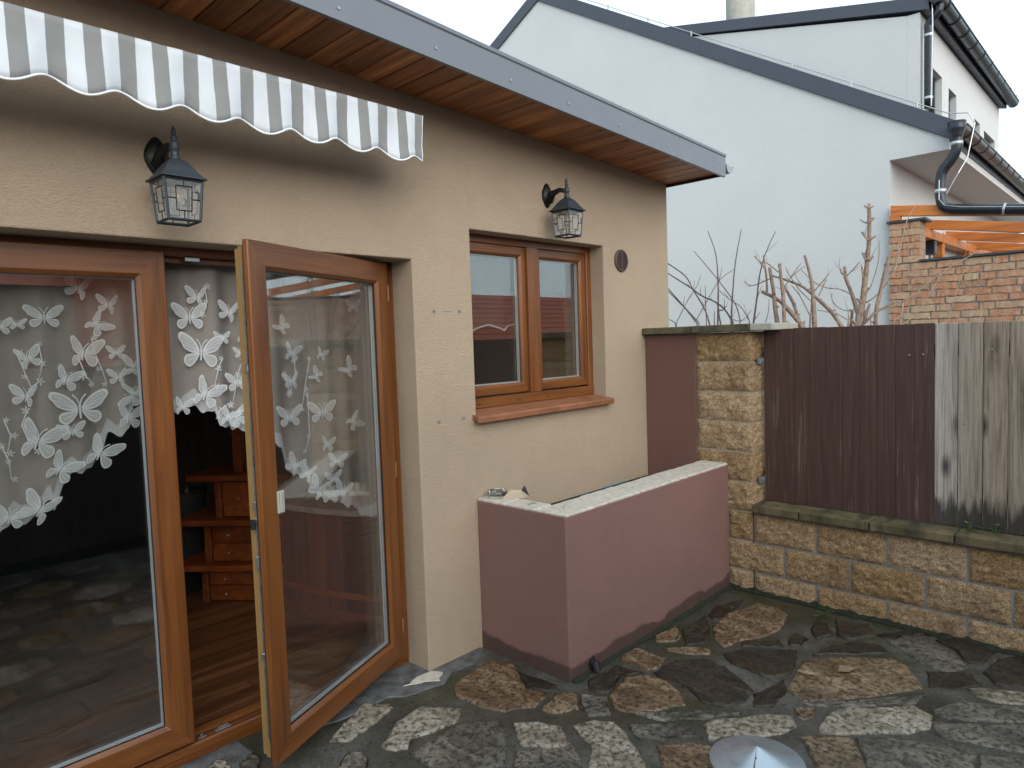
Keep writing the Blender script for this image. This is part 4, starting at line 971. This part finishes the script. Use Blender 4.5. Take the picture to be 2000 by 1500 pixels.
# ------------------------------------------------------------------ weeds, leaf, metal cowl
def weed(loc, n, s, label):
    t = thing('weed', label, 'weed', loc)
    for k in range(n):
        a = random.random()*6.28; r_ = s*random.uniform(.2, .9); z = s*random.uniform(.25, 1); c_ = Vector(loc)+Vector((r_*math.cos(a)-s*.4, r_*math.sin(a), z))
        mb = MB(); mb.tube([Vector(loc), (Vector(loc)+c_)/2+Vector((0, 0, s*.2)), c_], .0012, 4)
        d1 = Vector((math.cos(a), math.sin(a), random.uniform(-.3, .5))).normalized()*s*.36; d2 = d1.cross(Vector((.2, .1, 1))).normalized()*s*.30
        m_ = len(mb.v); P = [c_, c_+d1*.4+d2*.9, c_+d1*1.0+d2*.55, c_+d1*1.25, c_+d1*1.0-d2*.55, c_+d1*.4-d2*.9]
        mb.add(P, [(0, 1, 2, 3), (0, 3, 4, 5)]); mb.build('leaf', M_['leaf'], t)
p = at(1612, 1203, 2, .01); weed((p[0], p[1], .005), 9, .06, 'small green weed at the foot of the block wall')
p = at(1905, 1032, 2, .60); weed((4.27, -2.0, .597), 8, .05, 'small green weed on the coping below the second grey board')
weed((4.27, -2.11, .597), 7, .055, 'small green weed on the coping below the third grey board')
p = at(1655, 1310, 2, .01); mb = MB(); P = Vector(p)
mb.add([P+Vector((-.05, .03, .008)), P+Vector((0, .035, .02)), P+Vector((.05, 0, .006)), P+Vector((.02, -.03, .016)), P+Vector((-.03, -.015, .01))], [(0, 1, 4), (1, 2, 3), (1, 3, 4)]); lf = mb.build('dry_leaf', M_['dry']); sl = lf.modifiers.new('t', 'SOLIDIFY'); sl.thickness = .0015
tag(lf, 'curled tan dry leaf on the wet paving', 'leaf')
hc = at(1479, 1487, 2, .125); co_ = thing('vent_cowl', 'shiny galvanised cone shaped rain cowl on a short pipe in the paving', 'vent cowl', (hc[0], hc[1], 0))
mb = MB(); mb.lathe((hc[0], hc[1], .125), [(.169, -.014), (.171, -.008), (.171, 0), (.163, .003), (.10, .024), (.05, .042), (.010, .056), (.001, .058)], 56); cn = mb.build('cone', M_['galv'], co_)
mb = MB(); mb.add([(hc[0]+.165*math.cos(a)*k, hc[1]+.165*math.sin(a)*k, .125+.0035+(1-k)*.056+dz) for a in (R(196), R(199)) for k, dz in ((1, .001), (.05, .002))], [(0, 1, 3, 2)]); mb.build('seam', M_['anthracite'], co_)
for k in range(3):
    a = R(197)+R(6)*0; r_ = .05+.045*k; mb = MB(); mb.lathe((hc[0]+r_*math.cos(a+.06), hc[1]+r_*math.sin(a+.06), .125+.003+(1-r_/.165)*.056), [(.004, -.001), (.003, .003), (.0005, .004)], 8); mb.build('rivet', M_['metal'], co_)
mb = MB(); mb.lathe((hc[0], hc[1], 0), [(.075, -.02), (.075, .10), (.072, .10), (.072, 0)], 24); mb.build('pipe', M_['galv'], co_, smooth=True)
for k in range(3):
    a = k*2.09+.5; mb = MB(); mb.box(hc[0]+.074*math.cos(a)-.006, hc[0]+.074*math.cos(a)+.006, hc[1]+.074*math.sin(a)-.004, hc[1]+.074*math.sin(a)+.004, .07, .135); mb.build('strut', M_['galv'], co_)

# ------------------------------------------------------------------ bare shrubs behind the fence
def shrub(label, base, xp, conv, branches, mat, px, name='bare_shrub'):
    t = thing(name, label, 'shrub', base)
    for bi, (pts, r0, r1) in enumerate(branches):
        P = []; xo = xp+random.uniform(-.12, .12)
        for k, q in enumerate(pts): P.append(Vector(at(*conv(*q), 0, xo+.03*k)))
        # smooth the polyline
        Q = []
        for i in range(len(P)-1):
            p0, p1, p2, p3 = P[max(i-1, 0)], P[i], P[i+1], P[min(i+2, len(P)-1)]
            for j in range(4):
                u = j/4; Q.append(.5*((2*p1)+(-p0+p2)*u+(2*p0-5*p1+4*p2-p3)*u*u+(-p0+3*p1-3*p2+p3)*u*u*u))
        Q.append(P[-1])
        sc = (Q[0]-Vector(CAM)).dot(Vector(fw))/FPX/px
        low = Q[0].z < 1.95
        R_ = [(r0+(r1-r0)*i/(len(Q)-1))*sc*(1+.18*mnoise.noise(Q[i]*14)) for i in range(len(Q))]
        if low: Q = [Vector((base[0]+random.uniform(-.15, .15), base[1]+(Q[0].y-base[1])*.45, 0)), Vector(((base[0]+Q[0].x)/2, Q[0].y*.85+base[1]*.15, Q[0].z*.6))]+Q; R_ = [R_[0]*1.25, R_[0]*1.1]+R_
        mb = MB(); mb.tube(Q, R_, 7)
        for i in range(3, len(Q)-1, 3):          # buds and leaf scars
            d = Vector((random.uniform(-1, 1), random.uniform(-1, 1), random.uniform(0, 1))).normalized(); mb.tube([Q[i], Q[i]+d*R_[i]*2.2], [R_[i]*.75, R_[i]*.25], 5)
        for i in range(2, len(Q)-1, 4):
            if R_[i] > .011 or random.random() < .35: continue
            tg = (Q[i+1]-Q[i-1]).normalized(); d = (tg+Vector((random.uniform(-.2, .2), random.uniform(-1, 1), random.uniform(-.2, .8)))*.8).normalized(); L = random.uniform(.05, .16)
            e1 = Q[i]+d*L*.5; e2 = e1+(d+Vector((0, random.uniform(-.4, .4), .25))).normalized()*L*.5; r_ = min(R_[i]*.5, .0035)
            mb.tube([Q[i], e1, e2], [r_, r_*.8, r_*.45], 5)
        mb.build('branch', M_[mat], t, smooth=True)
E6 = lambda X, Y: (1280+X/4.167, 380+Y/4.167); G7 = lambda X, Y: (1700+X/5, 360+Y/5)
shrub('thin dark twigged bare shrub rising behind the pillar cap', (5.4, .1, -.06), 5.4, E6, [
 ([(440,1050),(400,930),(310,780),(240,660),(85,550)],6,5),([(630,1035),(560,930),(480,870),(370,820),(290,760),(85,630)],8,5),([(340,1050),(230,910),(85,745)],6,5),([(355,1045),(250,930),(85,770)],4,4),
 ([(510,940),(510,720),(490,480),(425,295)],7,3),([(618,1030),(625,860),(650,560),(700,280)],8,3),([(800,1030),(825,850),(850,650),(900,470),(978,300)],8,3),([(765,1030),(700,920),(600,850),(520,780)],4,3),
 ([(690,1025),(650,890),(530,720),(440,610),(315,460)],5,3),([(165,1055),(270,850),(340,740),(368,655)],3.5,2),([(340,1010),(430,850),(520,700),(635,610)],3.5,2),([(415,1045),(410,900),(405,745)],4,2.5),([(530,1045),(515,950),(545,940),(575,910)],7,4),
 ([(480,1040),(480,950)],4,3),([(170,1058),(140,1030),(90,1010)],4,3),([(900,1030),(920,950),(925,850)],3,2),([(620,1010),(680,1030),(740,1000),(780,940)],3,2)], 'barkdark', 4.167)
shrub('pruned lilac with thick cut stubs behind the brown fence boards', (5.25, -.55, -.06), 5.25, E6, [
 ([(1200,1085),(1150,1010),(1050,900),(990,850),(870,790)],24,13),([(1045,900),(1035,780),(1020,650),(1012,565)],15,13),([(1000,1090),(975,930),(960,780),(930,595)],19,14),([(908,800),(905,690),(880,495)],10,8),
 ([(1295,1085),(1285,850),(1265,680),(1215,495)],20,10),([(1520,1080),(1430,950),(1300,830),(1200,750),(1080,700),(950,660)],18,8),([(1160,1010),(1130,900),(1080,800),(1050,740)],14,9),
 ([(900,620),(850,550),(805,500)],5,4),([(930,685),(830,730),(770,740),(720,705)],5,3.5),([(1000,630),(940,580),(895,550)],5,4),([(1060,740),(1110,660),(1185,560)],4.5,3),([(1090,690),(1150,630),(1220,580)],3.5,3),([(1300,780),(1350,720),(1410,650)],6,4),
 ([(1330,820),(1360,760),(1390,690)],5,4),([(1590,810),(1500,770),(1400,760),(1290,710),(1185,610)],4.5,3),([(1260,990),(1180,830),(1110,740)],4,3),([(1270,870),(1170,770),(1080,640),(1060,590)],4.5,3),([(1570,1025),(1480,975),(1320,940)],4.5,3),([(1030,1080),(1060,1030),(1095,1050),(1070,1060)],4,3)], 'bark', 4.167)
shrub('tall pruned lilac trunk with paired short stubs behind the fence', (5.6, -.95, -.06), 5.6, E6, [
 ([(1640,1080),(1665,960),(1690,850),(1705,700),(1725,540),(1740,350),(1740,75)],30,13),([(1730,115),(1700,90)],6,6),([(1740,115),(1775,95)],6,6),([(1735,235),(1700,225),(1665,205)],6,4),([(1740,235),(1785,188)],6,6),([(1730,375),(1680,305)],8,8),([(1740,375),(1790,338)],8,8),
 ([(1715,540),(1685,475)],9,9),([(1735,550),(1772,505)],8,8),([(1690,690),(1680,580)],7,6),([(1650,970),(1600,810),(1550,680),(1542,588)],18,12),([(1560,660),(1620,600),(1660,550)],5,4),([(1545,660),(1515,640),(1510,610)],6,5),
 ([(1790,1070),(1800,950),(1830,790),(1870,620),(1900,510)],17,12),([(1720,800),(1760,730),(1815,540),(1820,370)],4,3),([(1700,890),(1800,820),(1900,690),(1980,450)],6,3.5),([(1690,1060),(1780,970),(1900,900),(2000,870)],13,6),([(1570,950),(1490,920),(1440,860),(1438,800)],4,3),
 ([(1590,1080),(1600,960),(1580,940)],14,8),([(1690,1060),(1720,960),(1745,890)],14,10)], 'bark', 4.167)
shrub('pale arching twigs in front of the brick wall', (5.5, -1.35, -.06), 5.5, G7, [
 ([(320,1360),(420,1290),(560,1110),(660,930),(750,830),(900,740),(1060,650)],6,4),([(300,1370),(440,1080),(600,930),(680,880)],4,3),([(290,1365),(320,1160)],11,10),([(755,1350),(800,1180),(870,950),(930,830)],4,3),([(0,1300),(100,1230),(300,1150),(420,1080),(580,950)],7,4),([(60,1180),(140,960),(230,860),(290,620),(360,350),(455,195)],6,4),([(1060,1340),(1085,1270)],4,3),([(210,1375),(260,1310),(330,1290)],5,4)], 'barkpale', 5)

# ------------------------------------------------------------------ neighbouring white house
XN = 8.40
nb = thing('neighbour_house', 'white rendered gable house with anthracite roof trim and long dormer', 'house', (11, 2, 0))
YE, ZE = -1.06, 3.60; YR, ZR = 4.57, 7.27; SL = (ZR-3.86)/(YR-YE)          # eave and ridge of the roof surface
rz = lambda y: 3.86+SL*(y-YE)
YL = 10.4; rzl = lambda y: ZR-.51*(y-YR)
mb = MB(); mb.prism([(XN, -.49, -.06), (XN, -.49, 3.58), (XN, YE, 3.58), (XN, YE, rz(YE)-.09), (XN, YR, ZR-.09), (XN, YL, rzl(YL)-.09), (XN, YL, -.06)], (9, 0, 0)); mb.build('wall', M_['white'], nb)
def slab_roof(y0, z0, y1, z1, th, x0, x1, mat, nm='roof'):
    mb = MB(); mb.prism([(x0, y0, z0), (x0, y1, z1), (x0, y1, z1+th), (x0, y0, z0+th)], (x1-x0, 0, 0)); return mb.build(nm, mat, nb)
slab_roof(YE-.05, rz(YE-.05)-.085, YR, ZR-.085, .10, XN+.03, XN+9.1, M_['anthracite']); slab_roof(YR+.001, ZR-.085, YL+.1, rzl(YL+.1)-.085, .10, XN+.03, XN+9.1, M_['anthracite'])
def verge(y0, y1, f, x):
    mb = MB(); mb.prism([(x, y0, f(y0)-.17), (x, y1, f(y1)-.17), (x, y1, f(y1)+.035), (x, y0, f(y0)+.035)], (.028, 0, 0)); return mb.build('verge_flashing', M_['anthracite'], nb, bevel=.004)
verge(YE-.06, .9, rz, XN-.030); verge(.902, 2.9, rz, XN-.029); verge(2.902, YR, rz, XN-.030); verge(YR+.002, YL+.1, rzl, XN-.030)
mb = MB(); mb.tube([(XN+.0, y, rz(y)+.085) for y in np.linspace(YE-.02, YR, 14)]+[], .006, 6); 
for y in np.linspace(YE+.3, YR, 9): mb.tube([(XN, y, rz(y)+.03), (XN, y, rz(y)+.10)], .012, 5)
mb.tube([(XN, YE-.02, rz(YE)+.085), (XN+.03, YE-.16, rz(YE)+.06), (XN+.02, YE-.22, rz(YE)-.06), (XN-.05, YE-.17, 3.45), (XN-.10, YE-.1, 3.3), (XN-.12, YE+.0, 3.1)], .006, 6); mb.build('lightning_wire', M_['wire'], nb)
# eaves gutter with clips
gy, gz = YE-.085, 3.80
gutter((XN-.02, gy, gz), (XN+9, gy, gz-.06), .075, M_['guttered'], nb)
for k in range(16):
    x = XN+.25+k*.45; n_ = 13; mb = MB(); mb.tube([(x, gy+.079*math.cos(a), gz-.003*k*.45-.079*math.sin(a)) for a in np.linspace(0, math.pi, n_)], .010, 5); mb.build('gutter_clip', M_['gutter'], nb)
mb = MB(); mb.box(XN+.001, XN+9, YE-.018, YE-.001, 3.66, 3.82); mb.build('eaves_fascia', M_['anthracite'], nb)
# hopper and swan-neck downpipe, running on along the pergola
mb = MB(); mb.lathe((XN-.10, gy, 3.60), [(.050, 0), (.052, .07), (.078, .14), (.085, .22), (.08, .22)], 16); mb.build('hopper', M_['gutter'], nb, smooth=True)
def smooth(P, m=5):
    P = [Vector(p) for p in P]; Q = []
    for i in range(len(P)-1):
        p0, p1, p2, p3 = P[max(i-1, 0)], P[i], P[i+1], P[min(i+2, len(P)-1)]
        for j in range(m):
            u = j/m; Q.append(.5*((2*p1)+(-p0+p2)*u+(2*p0-5*p1+4*p2-p3)*u*u+(-p0+3*p1-3*p2+p3)*u*u*u))
    return Q+[P[-1]]
xpz = XN-.10
mb = MB(); mb.tube(smooth([(xpz, gy, 3.66), (xpz, gy, 3.56), (xpz, gy+.04, 3.46), (xpz, -1.03, 3.36), (xpz, -1.005, 3.27), (xpz, -1.0, 3.14), (xpz, -1.005, 3.06), (xpz, -1.03, 2.985), (xpz, -1.09, 2.945), (xpz, -1.2, 2.925), (xpz, -1.75, 2.84), (xpz, -2.75, 2.69)]), .052, 14); mb.build('downpipe', M_['gutter'], nb, smooth=True)
for p in ((xpz, -1.0, 3.14), (xpz, gy+.0, 3.60)):
    mb = MB(); mb.tube([(p[0], p[1], p[2]-.02), (p[0], p[1], p[2]+.02)], .057, 14); mb.build('pipe_clip', M_['wire'], nb, smooth=True)
mb = MB(); mb.tube([(xpz, -1.545, 2.872), (xpz, -1.565, 2.869)], .058, 14); mb.build('pipe_clip', M_['wire'], nb, smooth=True)
mb = MB(); mb.tube([(xpz-.052, -1.0, 3.25), (xpz-.054, -1.0, 3.05), (xpz-.054, -1.05, 2.98), (xpz-.054, -1.2, 2.94), (xpz-.054, -1.75, 2.855), (xpz-.054, -2.75, 2.705)], .005, 5); mb.build('lightning_wire', M_['wire'], nb)
# long dormer
XD0, XD1, YD = 8.50, 13.2, -.761
dz = lambda y: 5.284+.2307*(y+.577)
wins = [(8.74, 9.49, 4.02, 4.667), (9.83, 10.25, 4.02, 4.63), (11.345, 11.73, 4.10, 4.575), (12.03, 12.87, 4.06, 4.545)]
dm = MB(); dm.prism([(XD0, YD+.121, rz(YD)-.4), (XD0, YD+.121, dz(YD)-.13), (XD0, 2.9, dz(2.9)-.13), (XD0, 2.9, 5.0)], (XD1-XD0, 0, 0)); dm.build('dormer_wall', M_['white'], nb)
df = wall_holes(XD0, XD1, rz(YD)-.2, YD, YD+.12, wins, lambda x: dz(YD)-.13); dfo = df.build('dormer_front', M_['white'], nb)
for (a, b, z0, z1) in wins:
    mb = MB(); mb.ring(a, b, z0, z1, [(0, YD+.07), (.06, YD+.07), (.06, YD+.118), (0, YD+.118)]); wo = mb.build('window', M_['gutter'], nb)
    mb = MB(); mb.box(a+.04, b-.04, YD+.098, YD+.104, z0+.04, z1-.04); mb.build('pane', M_['glass'], wo)
    mb = MB(); mb.box(a-.001, b+.001, YD+.106, YD+.1195, z0, z1); mb.build('dark_backing', M_['dark'], wo)  # dark panel, its colour stands in for the unlit room behind the pane
mb = MB(); mb.prism([(XD0-.03, YD-.09, dz(YD-.09)-.12), (XD0-.03, 3.2, dz(3.2)-.12), (XD0-.03, 3.2, dz(3.2)+.02), (XD0-.03, YD-.09, dz(YD-.09)+.02)], (XD1-XD0+.1, 0, 0)); mb.build('dormer_roof', M_['anthracite'], nb, bevel=.004)
gutter((XD0-.06, YD-.165, dz(YD)-.03), (XD1+.12, YD-.165, dz(YD)-.06), .075, M_['gutter'], nb)
for k in range(10):
    x = XD0+.2+k*.48; mb = MB(); mb.tube([(x, YD-.165+.079*math.cos(a), dz(YD)-.035-.079*math.sin(a)) for a in np.linspace(0, math.pi, 13)], .010, 5); mb.build('gutter_clip', M_['black'], nb)
mb = MB(); mb.tube(smooth([(XD0+.05, YD-.165, dz(YD)-.06), (XD0+.05, YD-.16, dz(YD)-.16), (XD0+.05, YD-.075, dz(YD)-.26), (XD0+.05, YD-.07, dz(YD)-.40), (XD0+.05, YD-.07, rz(YD)+.05)]), .042, 12); mb.build('downpipe', M_['gutter'], nb, smooth=True)
mb = MB(); mb.tube([(XD0+.0, YD-.11, dz(YD)+.05), (XD0-.01, YD-.12, dz(YD)-.3), (XD0-.01, YD-.11, rz(YD)+.05)], .006, 5); mb.build('lightning_wire', M_['wire'], nb)
for z in (4.86, 4.20):
    mb = MB(); mb.tube([(XD0+.05, YD-.07, z-.012), (XD0+.05, YD-.07, z+.012)], .046, 12); mb.build('pipe_clip', M_['wire'], nb)
mb = MB(); mb.lathe((9.6, 1.78, 5.5), [(.20, -.6), (.20, 1.6), (.17, 1.6)], 20); mb.build('flue', M_['cappale'], nb, smooth=True)

# ------------------------------------------------------------------ old brick wall, pergola, lamp beyond the fence
bw = thing('brick_wall', 'old reclaimed brick garden wall with raised end pier', 'wall', (8.45, -1.5, 0))
XK = 8.330; YK = -.50
mb = MB(); mb.box(XK+.012, XK+.28, -2.75, YK-.004, -.06, 2.425); mb.build('mortar_core', M_['brickmortar'], bw)
mb = MB(); mb.box(XK+.012, XK+.28, -.795, YK-.005, 2.4255, 2.872); mb.build('mortar_core', M_['brickmortar'], bw)
def brick_mesh(L, s):
    mb = MB(); random.seed(s); h = .064; d = .06; j = lambda k=.004: random.uniform(-k, k); ny = 6; vs = []
    for i in range(ny+1):
        y = L/2-L*i/ny
        for (x, z) in ((d, 0), (0, 0), (0, h), (d, h)): vs.append((x+(j(.005) if x == 0 else 0), y+(j(.006) if i in (0, ny) else 0), z+j(.0055)))
    mb.add(vs, [(i*4+k, i*4+k+1, (i+1)*4+k+1, (i+1)*4+k) for i in range(ny) for k in range(3)]+[(0, 1, 2, 3), (ny*4, ny*4+1, ny*4+2, ny*4+3)])
    return mb.mesh('brick', M_['brick'])
BL = {L: [brick_mesh(L, int(L*1000)+s) for s in range(4)] for L in (.26, .235, .125, .20)}
random.seed(21)
nbk = 0; zc = 2.425-.076
rowi = 0
while zc > 1.35:
    y = YK-.004-(0 if rowi % 2 else .0); first = True
    while y > -2.5:
        L = (.125 if rowi % 2 else .20) if first else random.choice([.26, .235, .235, .26, .235, .125]); first = False
        if nbk < 285:
            o = link('brick', random.choice(BL[L]), bw, (XK+random.uniform(-.004, .004), y-L/2, zc+random.uniform(-.003, .003))); o.rotation_euler = (R(random.uniform(-.6, .6)), 0, 0); nbk += 1
        y -= L+.013
        if y < -2.2 and zc < 1.5: break
    zc -= .0765; rowi += 1
zc = 2.4335; k = 0
while zc < 2.83:
    ls = [.20, .09] if k % 2 else [.125, .165]
    y = YK-.006
    for L in ls:
        me = BL[.20][k % 4] if L > .15 else BL[.125][k % 4]; o = link('brick', me, bw, (XK+random.uniform(-.004, .003), y-L/2, zc)); o.scale = (1, L/(.20 if L > .15 else .125), 1); y -= L+.008
    zc += .0735; k += 1
for k in range(6):
    o = link('brick', BL[.235][k % 4], bw, (XK+.14, -.797, 2.4335+.0735*k)); o.rotation_euler = (0, 0, R(90)); o.scale = (1, 1.05, 1)
mb = MB(); mb.box(XK-.02, XK+.30, -.86, YK+.02, 2.874, 2.897); mb.build('pier_coping', M_['slate'], bw)
mb = MB(); mb.box(XK-.02, XK+.30, -2.78, -.802, 2.430, 2.452); mb.build('wall_coping', M_['slate'], bw)
pg = thing('pergola', 'orange stained timber pergola leaning on the white house', 'pergola', (10, -1, 2.4))
for i, (x, zt_, sl_) in enumerate(((8.32, 3.072, .143), (9.47, 3.038, .172), (10.88, 3.026, .172), (12.18, 2.996, .172), (13.47, 2.968, .172))):
    mb = MB(); mb.prism([(x, -.52, zt_-.115), (x, -.52, zt_), (x, -2.65, zt_-2.13*sl_), (x, -2.65, zt_-2.13*sl_-.115)], (.06, 0, 0)); mb.build('rafter', M_['rafter'], pg, bevel=.004)
mb = MB(); mb.box(8.68, 14.2, -.66, -.53, 2.79, 2.90); mb.build('wall_plate', M_['rafter'], pg, bevel=.004)
mb = MB(); mb.box(8.70, 14.0, -2.6, -2.47, 2.40, 2.53); mb.build('front_beam', M_['rafter'], pg, bevel=.004)
mb = MB(); mb.box(8.30, 8.38, -.62, -.515, 2.897, 2.957); mb.build('packing_block', M_['rafter'], pg)
for x in (10.1, 11.75, 13.4):
    mb = MB(); mb.box(x, x+.12, -.65, -.54, -.06, 2.798); mb.build('post', M_['rafter'], pg, bevel=.004)
for x in (8.8, 13.4):
    mb = MB(); mb.box(x, x+.12, -2.59, -2.48, -.06, 2.398); mb.build('post', M_['rafter'], pg, bevel=.004)
wlmp = thing('outdoor_wall_lamp', 'small dark cylinder wall lamp on the white house under the pergola', 'wall lamp', (9.75, -.5, 2.6))
mb = MB(); mb.tube([(9.72, -.489, 2.70), (9.72, -.55, 2.70)], .05, 12); mb.build('mount', M_['gutter'], wlmp)
mb = MB(); mb.box(9.66, 9.78, -.66, -.551, 2.615, 2.785); mb.build('lamp_body', M_['gutter'], wlmp, bevel=.01)

# ------------------------------------------------------------------ what the panes mirror: yard wall, tiled shed, orange house
mb = MB(); mb.box(-2.5, 2.35, -3.75, -3.50, -.06, 1.62); yw = tag(mb.build('yard_wall', M_['darkstone']), 'dark rough stone yard wall facing the glazed doors', 'wall')
sh = thing('tiled_shed', 'low dark timber shed with red tiled roof beyond the fence', 'shed', (10, -8.5, 0))
mb = MB(); mb.box(5.2, 17.0, -11, -7.4, -.06, 1.80); mb.build('wall', M_['shedwood'], sh)
for k in range(9):
    y0 = -7.1-k*.24; z0 = 1.74+k*.125; mb = MB(); mb.prism([(5.0, y0, z0), (5.0, y0, z0+.035), (5.0, y0-.27, z0+.16), (5.0, y0-.27, z0+.12)], (12.2, 0, 0)); mb.build('tile_course', M_['tile'], sh)
mb = MB(); mb.prism([(5.05, -9.2, 1.8), (5.05, -9.2, 2.82), (5.05, -11, 1.85)], (12, 0, 0)); mb.build('roof_core', M_['dark'], sh)
hh = thing('red_roof_house', 'house with steep red tiled roof behind the shed', 'house', (11, -17, 0))
mb = MB(); mb.box(9, 15, -20, -14.5, -.06, 2.8); mb.build('wall', M_['orange'], hh)
for k in range(12):
    y0 = -14.3-k*.22; z0 = 2.7+k*.17; e = k*.16; mb = MB(); mb.prism([(8.8+e, y0, z0), (8.8+e, y0, z0+.04), (8.8+e, y0-.25, z0+.21), (8.8+e, y0-.25, z0+.17)], (6.4-2*e, 0, 0)); mb.build('tile_course', M_['tile'], hh)
oh = thing('orange_house', 'orange rendered house with dark eaves facing the glazed doors', 'house', (2.6, -9, 0))
mb = MB(); mb.box(2.62, 3.42, -11, -8, -.06, 3.3); mb.build('wall', M_['orange'], oh)
mb = MB(); mb.prism([(2.5, -7.8, 3.2), (3.55, -7.8, 3.2), (3.03, -7.8, 3.9)], (0, -3.4, 0)); mb.build('roof', M_['tile'], oh)
mb = MB(); mb.box(3.05, 3.35, -7.998, -7.95, 1.3, 2.0); mb.build('window', M_['glass'], oh)

tb = thing('timber_barn', 'dark boarded timber barn beside the orange house', 'barn', (0, -9, 0))
mb = MB(); mb.box(-5, 2.45, -12, -8.3, -.06, 2.75); mb.build('wall', M_['shedwood'], tb)
for k in range(11):
    mb = MB(); mb.box(-5, 2.45, -8.33, -8.301, .0+k*.24, .225+k*.24); mb.build('board', M_['shedwood'], tb)
mb = MB(); mb.prism([(-5.2, -8.0, 2.7), (-5.2, -12.2, 2.7), (-5.2, -10.1, 3.6)], (7.8, 0, 0)); mb.build('roof', M_['tile'], tb)
